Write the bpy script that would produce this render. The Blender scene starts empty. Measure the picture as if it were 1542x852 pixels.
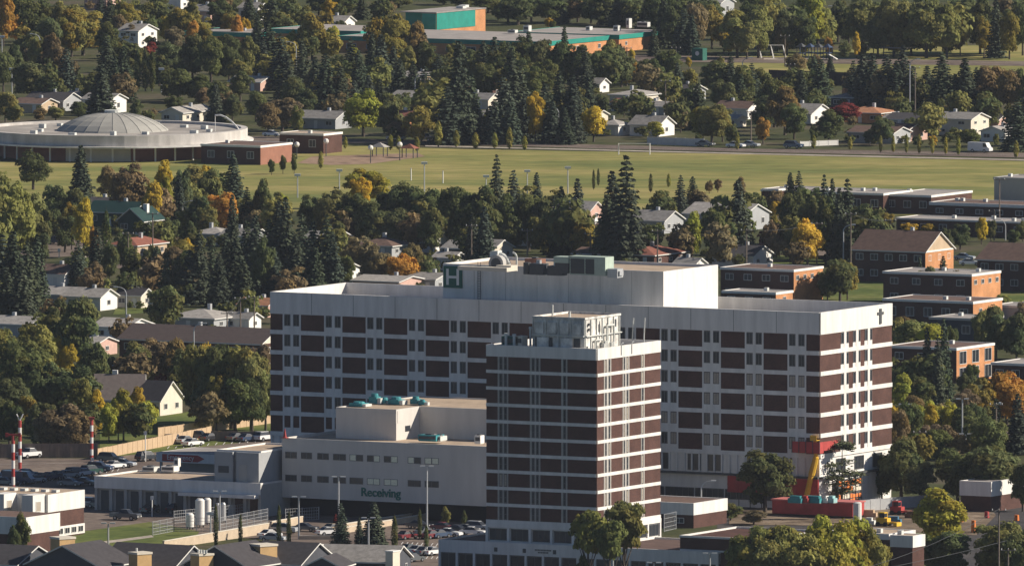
import bpy, math, random
from mathutils import Vector, Matrix
random.seed(7)
sc = bpy.context.scene
F_PX = 25500.0; YH = -1325.0; CAM_H = 245.0
PITCH = math.atan((426 - YH) / F_PX)
# ---------------------------------------------------------------- camera, light, exposure
cam_d = bpy.data.cameras.new('camera'); cam = bpy.data.objects.new('camera', cam_d)
sc.collection.objects.link(cam); sc.camera = cam
cam.location = (0, -3000, CAM_H); cam.rotation_euler = (math.pi/2 - PITCH, 0, 0)
cam_d.sensor_width = 36.0; cam_d.lens = 36.0 * F_PX / 1542.0
cam_d.clip_start = 10; cam_d.clip_end = 20000
SUN_EL = math.radians(30); SUN_AZ = math.radians(2)          # azimuth measured from +X towards +Y
S = Vector((math.cos(SUN_EL)*math.cos(SUN_AZ), math.cos(SUN_EL)*math.sin(SUN_AZ), math.sin(SUN_EL)))
world = bpy.data.worlds.new('World'); sc.world = world; world.use_nodes = True
wn = world.node_tree
sky = wn.nodes.new('ShaderNodeTexSky'); sky.sky_type = 'NISHITA'; sky.sun_disc = False
sky.sun_elevation = SUN_EL; sky.sun_rotation = math.pi/2 - SUN_AZ
sky.air_density = 0.7; sky.dust_density = 0.0; sky.ozone_density = 4.0
bgn = wn.nodes['Background']; bgn.inputs[1].default_value = 0.05
wn.links.new(sky.outputs[0], bgn.inputs[0])
sl = bpy.data.lights.new('sun', 'SUN'); sl.energy = 5.0; sl.angle = math.radians(0.5); sl.color = (1.0, 0.9, 0.76)
so = bpy.data.objects.new('sun', sl); sc.collection.objects.link(so)
so.rotation_euler = S.to_track_quat('Z', 'Y').to_euler()
sc.view_settings.view_transform = 'Standard'; sc.view_settings.look = 'None'
sc.view_settings.exposure = 0.48; sc.view_settings.gamma = 1.0
sc.render.engine = 'CYCLES'
# ---------------------------------------------------------------- site grid: u runs along the streets, v away from the camera
ANG = math.radians(28.8)
u = Vector((math.cos(ANG), -math.sin(ANG), 0)); v = Vector((math.sin(ANG), math.cos(ANG), 0))
def W(px, py, z=0.0):
    cx = (px-771)/F_PX; cy = (py-426)/F_PX
    c, s = math.cos(PITCH), math.sin(PITCH)
    d = Vector((cx, c - cy*s, -s - cy*c)); k = (CAM_H - z)/-d.z
    return Vector((d.x*k, d.y*k - 3000, z))
O = W(1234, 768)
def ST(s, t, z=0.0): return O + u*s + v*t + Vector((0, 0, z))
def st(px, py, z=0.0):
    w = W(px, py, z) - O; return (w.x*u.x + w.y*u.y, w.x*v.x + w.y*v.y)
def scale_at(py): return F_PX/(W(771, py).y + 3000)
def height(px, base, top):
    D = W(px, base).y + 3000; return CAM_H - D*(top - YH)/F_PX
def S_at(px, t, z):
    """s coordinate on the line t, z that lies under photo column px"""
    s = 0.0
    for _ in range(6):
        p = O + u*s + v*t; dep = math.cos(PITCH)*(p.y+3000) + math.sin(PITCH)*(CAM_H - z)
        s += ((px-771)/F_PX*dep - p.x)/u.x
    return s
# ---------------------------------------------------------------- helpers
col = sc.collection
def tag(o, label=None, cat=None, group=None, kind=None):
    if label: o['label'] = label
    if cat: o['category'] = cat
    if group: o['group'] = group
    if kind: o['kind'] = kind
    return o
def thing(name, label, cat, loc=(0, 0, 0), rz=0.0, group=None, scale=None):
    o = bpy.data.objects.new(name, None); col.objects.link(o); o.empty_display_size = 1
    o.location = loc; o.rotation_euler = (0, 0, rz)
    if scale: o.scale = scale
    return tag(o, label, cat, group)
class MB:
    """collects faces, links them as one mesh object"""
    def __init__(s): s.v = []; s.f = []; s.m = []
    def face(s, pts, m=0):
        n = len(s.v); s.v += [tuple(p) for p in pts]; s.f.append(tuple(range(n, n+len(pts)))); s.m.append(m)
    def mesh(s, vs, fs, m=0):
        n = len(s.v); s.v += [tuple(p) for p in vs]
        for f in fs: s.f.append(tuple(n+i for i in f)); s.m.append(m)
    def box(s, x0, x1, y0, y1, z0, z1, m=0):
        s.mesh([(x0,y0,z0),(x1,y0,z0),(x1,y1,z0),(x0,y1,z0),(x0,y0,z1),(x1,y0,z1),(x1,y1,z1),(x0,y1,z1)],
               [(0,3,2,1),(4,5,6,7),(0,1,5,4),(1,2,6,5),(2,3,7,6),(3,0,4,7)], m)
    def prism(s, poly, z0, z1, m=0):
        """poly: ccw xy outline"""
        n = len(poly)
        s.mesh([(p[0],p[1],z0) for p in poly]+[(p[0],p[1],z1) for p in poly],
               [tuple(range(n-1,-1,-1)), tuple(range(n,2*n))]+[(i,(i+1)%n,n+(i+1)%n,n+i) for i in range(n)], m)
    def tube(s, a, b, r0, r1=None, n=8, m=0):
        r1 = r0 if r1 is None else r1
        a = Vector(a); b = Vector(b); d = (b-a).normalized()
        x = d.cross(Vector((0,0,1)))
        if x.length < 1e-3: x = Vector((1,0,0))
        x.normalize(); y = d.cross(x)
        vs = []
        for p, r in ((a,r0),(b,r1)):
            for i in range(n):
                t = 2*math.pi*i/n; vs.append(p + x*r*math.cos(t) + y*r*math.sin(t))
        s.mesh(vs, [(i,(i+1)%n,n+(i+1)%n,n+i) for i in range(n)]+[tuple(range(n-1,-1,-1)), tuple(range(n,2*n))], m)
    def path(s, pts, r, n=6, m=0):
        for a, b in zip(pts, pts[1:]): s.tube(a, b, r, r, n, m)
    def build(s, name, mats, parent=None, label=None, smooth=False, **kw):
        me = bpy.data.meshes.new(name); me.from_pydata(s.v, [], s.f)
        if not isinstance(mats, (list, tuple)): mats = [mats]
        for m in mats: me.materials.append(m)
        for i, p in enumerate(me.polygons): p.material_index = s.m[i]; p.use_smooth = smooth
        me.update()
        o = bpy.data.objects.new(name, me); col.objects.link(o)
        if parent: o.parent = parent
        if label: o['label'] = label
        for k, val in kw.items(): o[k] = val
        return o
def dup(o, parent=None):
    c = o.copy(); col.objects.link(c); c.parent = parent
    for ch in list(o.children): dup(ch, c)
    return c
# ---------------------------------------------------------------- materials
MATS = {}
def mat(name, rgb, rough=0.85, var=0.12, sc_=0.6, metal=0.0, spec=0.3, stretch=None):
    if name in MATS: return MATS[name]
    m = bpy.data.materials.new(name); m.use_nodes = True; nt = m.node_tree
    b = nt.nodes['Principled BSDF']; b.inputs['Roughness'].default_value = rough
    b.inputs['Metallic'].default_value = metal; b.inputs['Specular IOR Level'].default_value = spec
    if var > 0:
        tc = nt.nodes.new('ShaderNodeTexCoord'); mp = nt.nodes.new('ShaderNodeMapping')
        if stretch: mp.inputs['Scale'].default_value = stretch
        nz = nt.nodes.new('ShaderNodeTexNoise'); nz.inputs['Scale'].default_value = sc_; nz.inputs['Detail'].default_value = 5
        nz.inputs['Roughness'].default_value = 0.65
        nt.links.new(tc.outputs['Object'], mp.inputs[0]); nt.links.new(mp.outputs[0], nz.inputs['Vector'])
        mr = nt.nodes.new('ShaderNodeMapRange'); mr.inputs[1].default_value = .25; mr.inputs[2].default_value = .75
        mr.inputs[3].default_value = 1-var*1.6; mr.inputs[4].default_value = 1+var
        nt.links.new(nz.outputs[0], mr.inputs[0])
        mx = nt.nodes.new('ShaderNodeMix'); mx.data_type = 'RGBA'; mx.blend_type = 'MULTIPLY'; mx.inputs[0].default_value = 1
        mx.inputs[6].default_value = (*rgb, 1); nt.links.new(mr.outputs[0], mx.inputs[7])
        nt.links.new(mx.outputs[2], b.inputs['Base Color'])
    else: b.inputs['Base Color'].default_value = (*rgb, 1)
    MATS[name] = m; return m
def ground_mat(name, a, b2, c, s1=0.02, s2=0.4, rough=1.0, stretch=(1,1,1)):
    """three-tone ground: two noises at different scales"""
    m = bpy.data.materials.new(name); m.use_nodes = True; nt = m.node_tree; L = nt.links
    b = nt.nodes['Principled BSDF']; b.inputs['Roughness'].default_value = rough; b.inputs['Specular IOR Level'].default_value = 0.1
    tc = nt.nodes.new('ShaderNodeTexCoord'); mp = nt.nodes.new('ShaderNodeMapping'); mp.inputs['Scale'].default_value = stretch
    L.new(tc.outputs['Object'], mp.inputs[0])
    n1 = nt.nodes.new('ShaderNodeTexNoise'); n1.inputs['Scale'].default_value = s1; n1.inputs['Detail'].default_value = 8; n1.inputs['Roughness'].default_value = .7
    n2 = nt.nodes.new('ShaderNodeTexNoise'); n2.inputs['Scale'].default_value = s2; n2.inputs['Detail'].default_value = 6
    L.new(mp.outputs[0], n1.inputs['Vector']); L.new(mp.outputs[0], n2.inputs['Vector'])
    r = nt.nodes.new('ShaderNodeValToRGB'); e = r.color_ramp.elements
    e[0].position = .4; e[0].color = (*a, 1); e[1].position = .62; e[1].color = (*c, 1)
    k = r.color_ramp.elements.new(.5); k.color = (*b2, 1)
    L.new(n1.outputs[0], r.inputs[0])
    mr = nt.nodes.new('ShaderNodeMapRange'); mr.inputs[1].default_value = .3; mr.inputs[2].default_value = .7
    mr.inputs[3].default_value = .72; mr.inputs[4].default_value = 1.2
    L.new(n2.outputs[0], mr.inputs[0])
    mx = nt.nodes.new('ShaderNodeMix'); mx.data_type = 'RGBA'; mx.blend_type = 'MULTIPLY'; mx.inputs[0].default_value = 1
    L.new(r.outputs[0], mx.inputs[6]); L.new(mr.outputs[0], mx.inputs[7]); L.new(mx.outputs[2], b.inputs['Base Color'])
    MATS[name] = m; return m
def brick_mat(name, c1, c2, mortar):
    """courses of brick, run along x+y so they read on walls facing either way"""
    m = bpy.data.materials.new(name); m.use_nodes = True; nt = m.node_tree; L = nt.links
    b = nt.nodes['Principled BSDF']; b.inputs['Roughness'].default_value = .9; b.inputs['Specular IOR Level'].default_value = .15
    tc = nt.nodes.new('ShaderNodeTexCoord'); sp = nt.nodes.new('ShaderNodeSeparateXYZ'); ad = nt.nodes.new('ShaderNodeMath'); cb = nt.nodes.new('ShaderNodeCombineXYZ')
    L.new(tc.outputs['Object'], sp.inputs[0]); L.new(sp.outputs[0], ad.inputs[0]); L.new(sp.outputs[1], ad.inputs[1])
    L.new(ad.outputs[0], cb.inputs[0]); L.new(sp.outputs[2], cb.inputs[1])
    bt = nt.nodes.new('ShaderNodeTexBrick'); bt.inputs['Scale'].default_value = 1.0; bt.inputs['Brick Width'].default_value = .4
    bt.inputs['Row Height'].default_value = .2; bt.inputs['Mortar Size'].default_value = .012
    bt.inputs['Color1'].default_value = (*c1, 1); bt.inputs['Color2'].default_value = (*c2, 1); bt.inputs['Mortar'].default_value = (*mortar, 1)
    L.new(cb.outputs[0], bt.inputs['Vector'])
    nz = nt.nodes.new('ShaderNodeTexNoise'); nz.inputs['Scale'].default_value = .35; nz.inputs['Detail'].default_value = 6
    L.new(tc.outputs['Object'], nz.inputs['Vector'])
    mr = nt.nodes.new('ShaderNodeMapRange'); mr.inputs[1].default_value = .3; mr.inputs[2].default_value = .7; mr.inputs[3].default_value = .8; mr.inputs[4].default_value = 1.15
    L.new(nz.outputs[0], mr.inputs[0])
    mx = nt.nodes.new('ShaderNodeMix'); mx.data_type = 'RGBA'; mx.blend_type = 'MULTIPLY'; mx.inputs[0].default_value = 1
    L.new(bt.outputs[0], mx.inputs[6]); L.new(mr.outputs[0], mx.inputs[7]); L.new(mx.outputs[2], b.inputs['Base Color'])
    MATS[name] = m; return m
brick_brown = brick_mat('brick_brown', (.104,.052,.042), (.078,.040,.035), (.115,.075,.062))
brick_orange = brick_mat('brick_orange', (.56,.26,.115), (.48,.215,.095), (.48,.3,.19))
brick_dark = brick_mat('brick_dark', (.10,.05,.04), (.08,.042,.034), (.12,.08,.07))
white = mat('white_concrete', (.72,.70,.67), .85, .13, .6, stretch=(1,1,.13))
white_paint = mat('white_paint', (.78,.76,.72), .6, .05, .5)
cream = mat('cream_siding', (.66,.60,.50), .8, .08, .5)
beige = mat('beige_stucco', (.58,.555,.52), .9, .08, .4, stretch=(1,1,.2))
grey_conc = mat('grey_concrete', (.42,.41,.39), .9, .1, .3)
grey_wall = mat('grey_siding', (.36,.37,.38), .8, .08, .4)
tan_roof = mat('gravel_roof', (.44,.34,.25), 1, .22, .25)
grey_roof = mat('flat_roof', (.34,.31,.29), 1, .2, .25)
glass = mat('window_glass', (.018,.022,.03), .25, 0, spec=.5)
glass2 = mat('window_glass_grey', (.028,.032,.04), .3, 0, spec=.5)
blind = mat('window_blind', (.38,.33,.27), .8, .12, 3)
blind_lt = mat('window_blind_pale', (.85,.86,.68), .8, .15, 3)
frame_dk = mat('frame_grey', (.16,.16,.165), .5, 0)
frame_m = mat('frame_white', (.66,.65,.62), .6, 0)
dark = mat('recess_shade', (.02,.02,.025), .9, 0)  # near black for the recessed ground floor, its shade painted in
metal = mat('galvanised_metal', (.5,.51,.52), .45, .1, 1, metal=.4)
steel_dk = mat('dark_steel', (.08,.085,.09), .6, .1, 1)
teal = mat('teal_panel', (.015,.25,.20), .7, .15, .4)
teal_unit = mat('teal_unit', (.04,.25,.28), .7, .3, 1)
orange_conc = mat('orange_barrier', (.72,.21,.05), .8, .2, .8)
red_paint = mat('red_paint', (.42,.06,.055), .75, .22, .5)
yellow_paint = mat('yellow_paint', (.70,.43,.04), .6, .15)
green_sign = mat('green_sign', (.01,.11,.08), .6, 0)
pale_green = mat('pale_green_unit', (.40,.48,.41), .7, .1, 1)
pipe_white = mat('pipe_white', (.62,.63,.6), .6, .15, 1)
shingle_grey = mat('shingle_grey', (.27,.255,.24), 1, .26, 1.0)
shingle_lt = mat('shingle_light', (.37,.345,.32), 1, .26, 1.0)
shingle_brown = mat('shingle_brown', (.15,.095,.075), 1, .26, 1.0)
shingle_dark = mat('shingle_dark', (.065,.06,.065), 1, .2, 1.2)
shingle_red = mat('shingle_red', (.26,.10,.07), 1, .26, 1.0)
shingle_orange = mat('shingle_orange', (.42,.2,.11), 1, .26, 1.0)
green_roof = mat('green_metal_roof', (.012,.045,.04), .6, .15, .5)
asphalt = ground_mat('asphalt', (.13,.10,.085), (.17,.135,.115), (.21,.17,.14), .05, .6)
asphalt_dk = ground_mat('asphalt_dark', (.055,.052,.055), (.07,.066,.068), (.09,.083,.08), .05, .6)
turf = ground_mat('field_grass', (.155,.175,.055), (.24,.228,.074), (.345,.29,.112), .02, .3, stretch=(.5,1.4,1))
lawn = ground_mat('lawn_grass', (.08,.11,.03), (.12,.145,.04), (.16,.165,.055), .05, .5)
soil = ground_mat('rough_ground', (.045,.055,.022), (.07,.075,.03), (.10,.085,.055), .03, .4)
dirt = ground_mat('infield_dirt', (.25,.17,.12), (.3,.21,.15), (.34,.24,.17), .05, .5)
conc = ground_mat('concrete_path', (.33,.29,.25), (.4,.35,.3), (.45,.4,.34), .1, .7)
# ---------------------------------------------------------------- ground
g = MB(); g.face([(-6000,-4500,0),(6000,-4500,0),(6000,9000,0),(-6000,9000,0)]); tag(g.build('ground', soil), kind='structure')
def sheet(name, pts, m, z=0.04, world_pts=False):
    b = MB(); P = [Vector((p[0],p[1],z)) if world_pts else W(p[0],p[1]) + Vector((0,0,z)) for p in pts]
    a = sum(P[i].x*P[(i+1)%len(P)].y - P[(i+1)%len(P)].x*P[i].y for i in range(len(P)))
    if a < 0: P.reverse()
    b.face(P); return tag(b.build(name, m), kind='structure')
# ---------------------------------------------------------------- facades
WC = {}
def win_mesh(w, h, gm, face, split='v', fm=None):
    """pane plus frame, centred in x on 0 with its sill at z 0; face F looks to -y, R looks to +x"""
    fm = fm or frame_m
    k = (round(w,3), round(h,3), gm.name, face, split, fm.name)
    if k in WC: return WC[k]
    b = MB(); fr = .09
    def bx(a0,a1,z0,z1,d0,d1,m):
        if face == 'F': b.box(a0,a1,-d1,-d0,z0,z1,m)
        else: b.box(d0,d1,a0,a1,z0,z1,m)
    bx(-w/2,w/2,0,h,0,.03,0)
    bx(-w/2,w/2,0,fr,.031,.08,1); bx(-w/2,w/2,h-fr,h,.031,.08,1)
    bx(-w/2,-w/2+fr,fr,h-fr,.031,.08,1); bx(w/2-fr,w/2,fr,h-fr,.031,.08,1)
    if split == 'v': bx(-.03,.03,fr,h-fr,.031,.07,1)
    if split == 'h': bx(-w/2+fr,w/2-fr,h*.42,h*.42+.06,.031,.07,1)
    if split == 'n':
        n = max(2, int(w/1.1))
        for i in range(1, n): bx(-w/2+w*i/n-.03,-w/2+w*i/n+.03,fr,h-fr,.031,.07,1)
    me = bpy.data.meshes.new('window'); me.from_pydata(b.v, [], b.f); me.materials.append(gm); me.materials.append(fm)
    for i, p in enumerate(me.polygons): p.material_index = b.m[i]
    WC[k] = me; return me
def window(parent, face, a, d, z, w, h, gm=None, split='v', name='window'):
    fm = frame_dk if parent.get('category') in ('hospital','tower','hospital wing') else frame_m
    gm = gm or glass
    o = bpy.data.objects.new(name, win_mesh(w, h, gm, face, split, fm)); col.objects.link(o); o.parent = parent
    o.location = (a, -d, z) if face == 'F' else (d, a, z)
    return o
class Face:
    """boxes laid on a wall: a along it, d outward"""
    def __init__(s, mb, face, base): s.mb = mb; s.face = face; s.base = base
    def box(s, a0, a1, z0, z1, d0, d1, m=0):
        if s.face == 'F': s.mb.box(a0, a1, s.base-d1, s.base-d0, z0, z1, m)
        else: s.mb.box(s.base+d0, s.base+d1, a0, a1, z0, z1, m)
RZ = -ANG
def parapet_roof(parent, s0, s1, t0, t1, top, deep, wm, rm, th=.35, name='parapet'):
    b = MB()
    b.box(s0,s1,t0,t0+th,top-deep,top); b.box(s0,s1,t1-th,t1,top-deep,top)
    b.box(s0,s0+th,t0+th,t1-th,top-deep,top); b.box(s1-th,s1,t0+th,t1-th,top-deep,top)
    b.build(name, wm, parent)
    r = MB(); r.box(s0+th,s1-th,t0+th,t1-th,top-deep-.3,top-deep+.02); r.build('roof', rm, parent)
# ================================================================ the hospital slab
SL, SD, SH = 111.5, 27.4, 34.98
hosp = thing('hospital_building', 'long white and brown brick hospital slab with a cross high on its sunlit end', 'hospital', ST(0,0), RZ)
b = MB(); b.box(-SL,0,0,SD,0,SH-2.6); b.build('wall', white, hosp)
parapet_roof(hosp, -SL, 0, 0, SD, SH, 2.6, white, grey_roof)
pitch, bh = 3.65, 2.9
rows = [31.06 - i*pitch for i in range(6)]
zone = 3.72; endb = 2.6; brk = (SL - 2*endb - 13*zone)/12
bricks = MB(); fb = Face(bricks,'F',0); trim = MB(); ft = Face(trim,'F',0)
xs = []; x = -SL+endb
for i in range(13): xs.append(x); x += zone+brk
fb.box(-SL+.02, 0, rows[-1]-bh, rows[0], .005, .10)
for r, z in enumerate(rows):
    if r < 6: ft.box(-SL, 0, z-pitch+.001, z-bh-.001, .02, .22)
for x in xs:
    for a, w_ in ((0,.3),(1.6,.55),(3.42,.3)):
        ft.box(x+a, x+a+w_, rows[-1]-bh, rows[0], .02, .20)
    for z in rows:
        ft.box(x+.3, x+1.6, z-bh, z-2.12, .02, .14); ft.box(x+2.15, x+3.42, z-bh, z-2.12, .02, .14)
ft.box(-SL, 0, rows[0]+.001, SH-.002, .02, .22)
for i in range(1, 14): ft.box(-SL+i*8.58-.04, -SL+i*8.58+.04, rows[0]+.1, SH-.1, .221, .23, 1)
# end wall, facing the sun
K = SD/105.5; fR = Face(bricks,'R',0); tR = Face(trim,'R',0)
fR.box(-.099, SD-.02, rows[-1]-bh+.001, rows[0]-.001, .005, .10)
for z in rows:
    tR.box(0, SD, z-pitch+.001, z-bh-.001, .02, .22)
    for p0, p1 in ((34.5,37.7),(52,55.5),(69.3,72.3)): tR.box(p0*K, p1*K, z-bh, z, .02, .2)
    for p0, p1 in ((29.9,34.5),(37.7,41.7),(47.7,52),(55.5,58.9),(64.7,69.3),(72.3,76.2)): tR.box(p0*K, p1*K, z-bh, z-2.12, .02, .14)
tR.box(0, SD, rows[0]+.001, SH-.002, .02, .22)
# podium storeys of the slab
zb = rows[-1]-bh
ft.box(-SL, 0, 9.35, zb-pitch+bh-.002, .02, .24); tR.box(0, SD, 9.35, zb-pitch+bh-.002, .02, .24)
n = 74
for i in range(n):
    a = -SL+.2+i*1.503
    ft.box(a, a+.28, 5.95, 9.34, .02, .3)
ft.box(-SL, 0, 5.55, 5.9, .02, .7, 1); tR.box(0, SD, 5.55, 5.9, .02, .7, 1)
bricks.build('brick_cladding', brick_brown, hosp)
trim.build('concrete_frame', [white, steel_dk], hosp)
cnt = 0
rw = random.Random(3)
for z_i, z in enumerate(rows):
    for i, x in enumerate(xs):
        for a in (.3, 2.15):
            gm = glass if rw.random() < .7 else glass2
            if i >= 9 and z_i >= 2 and rw.random() < .62+.08*z_i - (.5 if i == 9 else 0): gm = blind
            if i in (8, 9): gm = glass if rw.random() < .7 else gm
            if z_i < 5 or i >= 8: window(hosp, 'F', x+a+.62, .102, z-2.1, 1.22, 2.0, gm); cnt += 1
    for p0, p1 in ((30.3,34.2),(37.9,41.4),(48,51.7),(55.8,58.7),(65,69),(72.5,76)):
        window(hosp, 'R', (p0+p1)/2*K, .102, z-2.1, (p1-p0)*K-.12, 2.0, glass2 if rw.random() < .5 else glass, 'none')
for a0 in (-26.4, -22.4, -14.2, -8.2, -44.5, -33): window(hosp, 'F', a0+1.35, .02, 6.2, 2.7, 2.9, glass2, 'n')
for i in range(8): window(hosp, 'F', -46+i*6, .02, 1.3, 5.8, 1.8, glass2, 'n')
for a0 in (8, 15, 22): window(hosp, 'R', a0, .02, 6.3, 3.6, 2.4, glass2, 'n')
cb = MB(); fc = Face(cb,'R',0)                                        # the cross
fc.box(22.3, 23.0, 31.6, 34.3, .225, .4); fc.box(21.5, 23.8, 33.25, 33.7, .225, .38); cb.build('cross', steel_dk, hosp)
# rooftop plant room with the H sign
PT0, PT1, PZ = 4.0, 24.6, 40.9
ps0 = S_at(667, PT0, PZ); ps1 = S_at(999, PT0, PZ)
b = MB(); b.box(ps0, ps1, PT0, PT1, SH-2.6, PZ-.5)
for i in range(1, 7): b.box(ps0+i*(ps1-ps0)/7-.04, ps0+i*(ps1-ps0)/7+.04, PT0-.02, PT0, SH-2, PZ-.2, 1)
pl = b.build('plant_room', [white, grey_conc], hosp)
parapet_roof(pl, ps0, ps1, PT0, PT1, PZ, .5, white, tan_roof)
hs = MB(); hs.box(ps0+.2, ps0+4.0, PT0-.2, PT0-.01, PZ-4.3, PZ-.4); hp = hs.build('h_sign', green_sign, hosp)
hl = MB()
for (a0,a1,z0,z1) in ((ps0+.8,ps0+1.3,PZ-3.8,PZ-.9),(ps0+2.9,ps0+3.4,PZ-3.8,PZ-.9),(ps0+1.3,ps0+2.9,PZ-2.6,PZ-2.15)): hl.box(a0,a1,PT0-.26,PT0-.201,z0,z1)
hl.build('sign_letter', white_paint, hp)
lb = MB(); fl = Face(lb,'F',PT0)
for a in (0,.55): fl.box(ps0+7.2+a, ps0+7.27+a, SH-2.4, PZ+.5, .15, .22)
for i in range(18): fl.box(ps0+7.27, ps0+7.75, SH-2+i*.45, SH-1.94+i*.45, .15, .22)
lb.build('ladder', steel_dk, hosp)
db = MB(); db.box(ps0+9, ps0+9.9, PT0-.06, PT0-.005, SH-2.5, SH-.4); db.build('door', frame_m, hosp)
# rooftop equipment on the plant room (all one plant: chillers, elbows)
def at_s(px, py, z): s_, t_ = st(px, py, z); return s_, t_
ch = thing('rooftop_chiller', 'pale green rooftop chiller with dark louvres on the hospital plant room', 'chiller', ST(*st(886,413,PZ), PZ-.5), RZ)
b = MB()
b.box(1.2,3.4,0,3.2,.3,3.6); b.box(-4,1.2,.4,3.0,.3,.5); b.box(-4.2,1.2,.3,3.1,3.2,3.6); b.box(-7.2,-4.2,.3,3.1,2.3,3.4)
for a in (-4,-1,1): b.box(a,a+.15,.4,.55,.5,3.2)
b.build('casing', pale_green, ch)
b = MB(); b.box(-3.9,1.1,.5,2.9,.5,3.2); b.box(-7,-4.3,.5,2.9,.5,2.3)
for i in range(5): b.box(-3.9,1.1,.42,.48,.7+i*.5,.95+i*.5)
b.build('louvre', steel_dk, ch)
b = MB(); b.box(3.6,5.6,.4,2.6,0,1.6); b.box(5.6,5.9,.8,2.2,.4,1.2); b.build('fan_box', metal, ch)
hv = thing('air_handler', 'dark low air handler left of the green chiller on the hospital plant room', 'air handler', ST(*st(815,410,PZ), PZ-.5), RZ)
b = MB(); b.box(-2.4,.4,0,2,0,2.0); b.box(1.2,4.2,0,2,0,1.7); b.tube((-3.4,1,0),(-3.4,1,2.1),.7); b.build('casing', steel_dk, hv)
b = MB(); b.tube((-1,1,2),(-1,1,2.6),.5); b.tube((2.6,1,1.7),(2.6,1,2.2),.6); b.build('fan', metal, hv)
ex = thing('exhaust_elbow', 'big curved white exhaust duct on the left of the plant room roof', 'duct', ST(*st(766,404,PZ), PZ-.5), RZ)
b = MB(); b.path([(0,0,0),(0,0,1.4),(-.4,0,2.2),(-1.2,0,2.8),(-2.0,0,3.0)],.4,10); b.build('duct', pipe_white, ex, smooth=False)
b = MB(); b.mesh([(-1.8,-.8,2.4),(-1.8,.8,2.4),(-1.8,.8,3.6),(-1.8,-.8,3.6),(-3.4,-.9,2.5),(-3.4,.9,2.5),(-3.3,.9,3.5),(-3.3,-.9,3.5)],[(0,1,2,3),(7,6,5,4),(0,4,5,1),(1,5,6,2),(2,6,7,3),(3,7,4,0)]); b.build('hood', pipe_white, ex)
ex2 = thing('vent_pipe', 'thin white curved vent pipe right of the big exhaust duct on the plant room', 'vent', ST(*st(778,404,PZ), PZ-.5), RZ)
b = MB(); b.path([(0,0,0),(0,0,2.6),(-.3,0,3.1),(-.8,0,3.3)],.18,8); b.build('pipe', pipe_white, ex2)
ex3 = thing('fan_housing', 'dark round fan housing on the left of the plant room roof', 'fan', ST(*st(750,404,PZ), PZ-.5), RZ)
b = MB(); b.tube((0,-.8,1.4),(0,.8,1.4),1.5,1.5,16); b.box(-1.5,1.5,-.8,.8,0,1.0); b.build('housing', grey_conc, ex3)
b = MB(); b.tube((0,-.84,1.4),(0,-.8,1.4),1.0,1.0,16); b.build('inlet', steel_dk, ex3)
dk = thing('duct_run', 'low tan sheet metal duct run beside the H sign on the plant room', 'duct', ST(*st(722,406,PZ), PZ-.5), RZ)
b = MB(); b.box(-5,5,1,2.5,.2,.9); b.box(2,5,2.5,5,.2,1.2); b.build('duct', cream, dk)
rdu = thing('rooftop_unit', 'rust red rooftop unit between exhaust pipe and chiller on the plant room', 'rooftop unit', ST(*st(802,399,PZ), PZ-.5), RZ)
b = MB(); b.box(-1.6,1.6,0,2,.2,1.6); b.build('casing', mat('rust_unit',(.26,.13,.09),.9,.3,1), rdu); b = MB(); b.tube((0,1,1.6),(0,1,1.9),.6); b.build('fan', steel_dk, rdu)
an = thing('antenna', 'thin grey mast left of two standing on the hospital roof', 'antenna', ST(*st(840,455,SH), SH-2.5), RZ, group='masts on the hospital roof')
b = MB(); b.tube((0,0,0),(0,0,4.6),.07,.04,6); b.build('mast', metal, an); b = MB(); b.tube((-.12,0,1.6),(.12,0,1.6),.2); b.build('bracket', metal, an)
an2 = dup(an); an2.location = ST(*st(891,457,SH), SH-2.5); an2['label'] = 'thin grey mast right of two standing on the hospital roof'
# ================================================================ the residence tower
TH = height(898.5, 875, 525); ts1, tt0 = st(898.5, 525, TH); ts0 = st(726, 519.3, TH)[0]; tt1 = st(995.2, 512.4, TH)[1]
TW, TD = ts1-ts0, tt1-tt0
tower = thing('residence_tower', 'ten storey brown brick tower with white bands standing in front of the hospital', 'tower', ST(ts1, tt0), RZ)
b = MB(); b.box(-TW,0,0,TD,0,TH-1.0); b.build('wall', white, tower)
parapet_roof(tower, -TW, 0, 0, TD, TH, 1.0, white, grey_roof, .3)
KF = TW/172.2; KR = TD/96.7; tp = 2.81; tb = 2.25; tz = [TH-1.95-i*tp for i in range(10)]
bricks = MB(); trim = MB(); fb = Face(bricks,'F',0); ft = Face(trim,'F',0); fR = Face(bricks,'R',0); tR = Face(trim,'R',0)
rw = random.Random(5)
fb.box(-TW+.02, 0, tz[-1]-tb, tz[0], .005, .10); fR.box(-.099, TD-.02, tz[-1]-tb+.001, tz[0]-.001, .005, .10)
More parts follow.
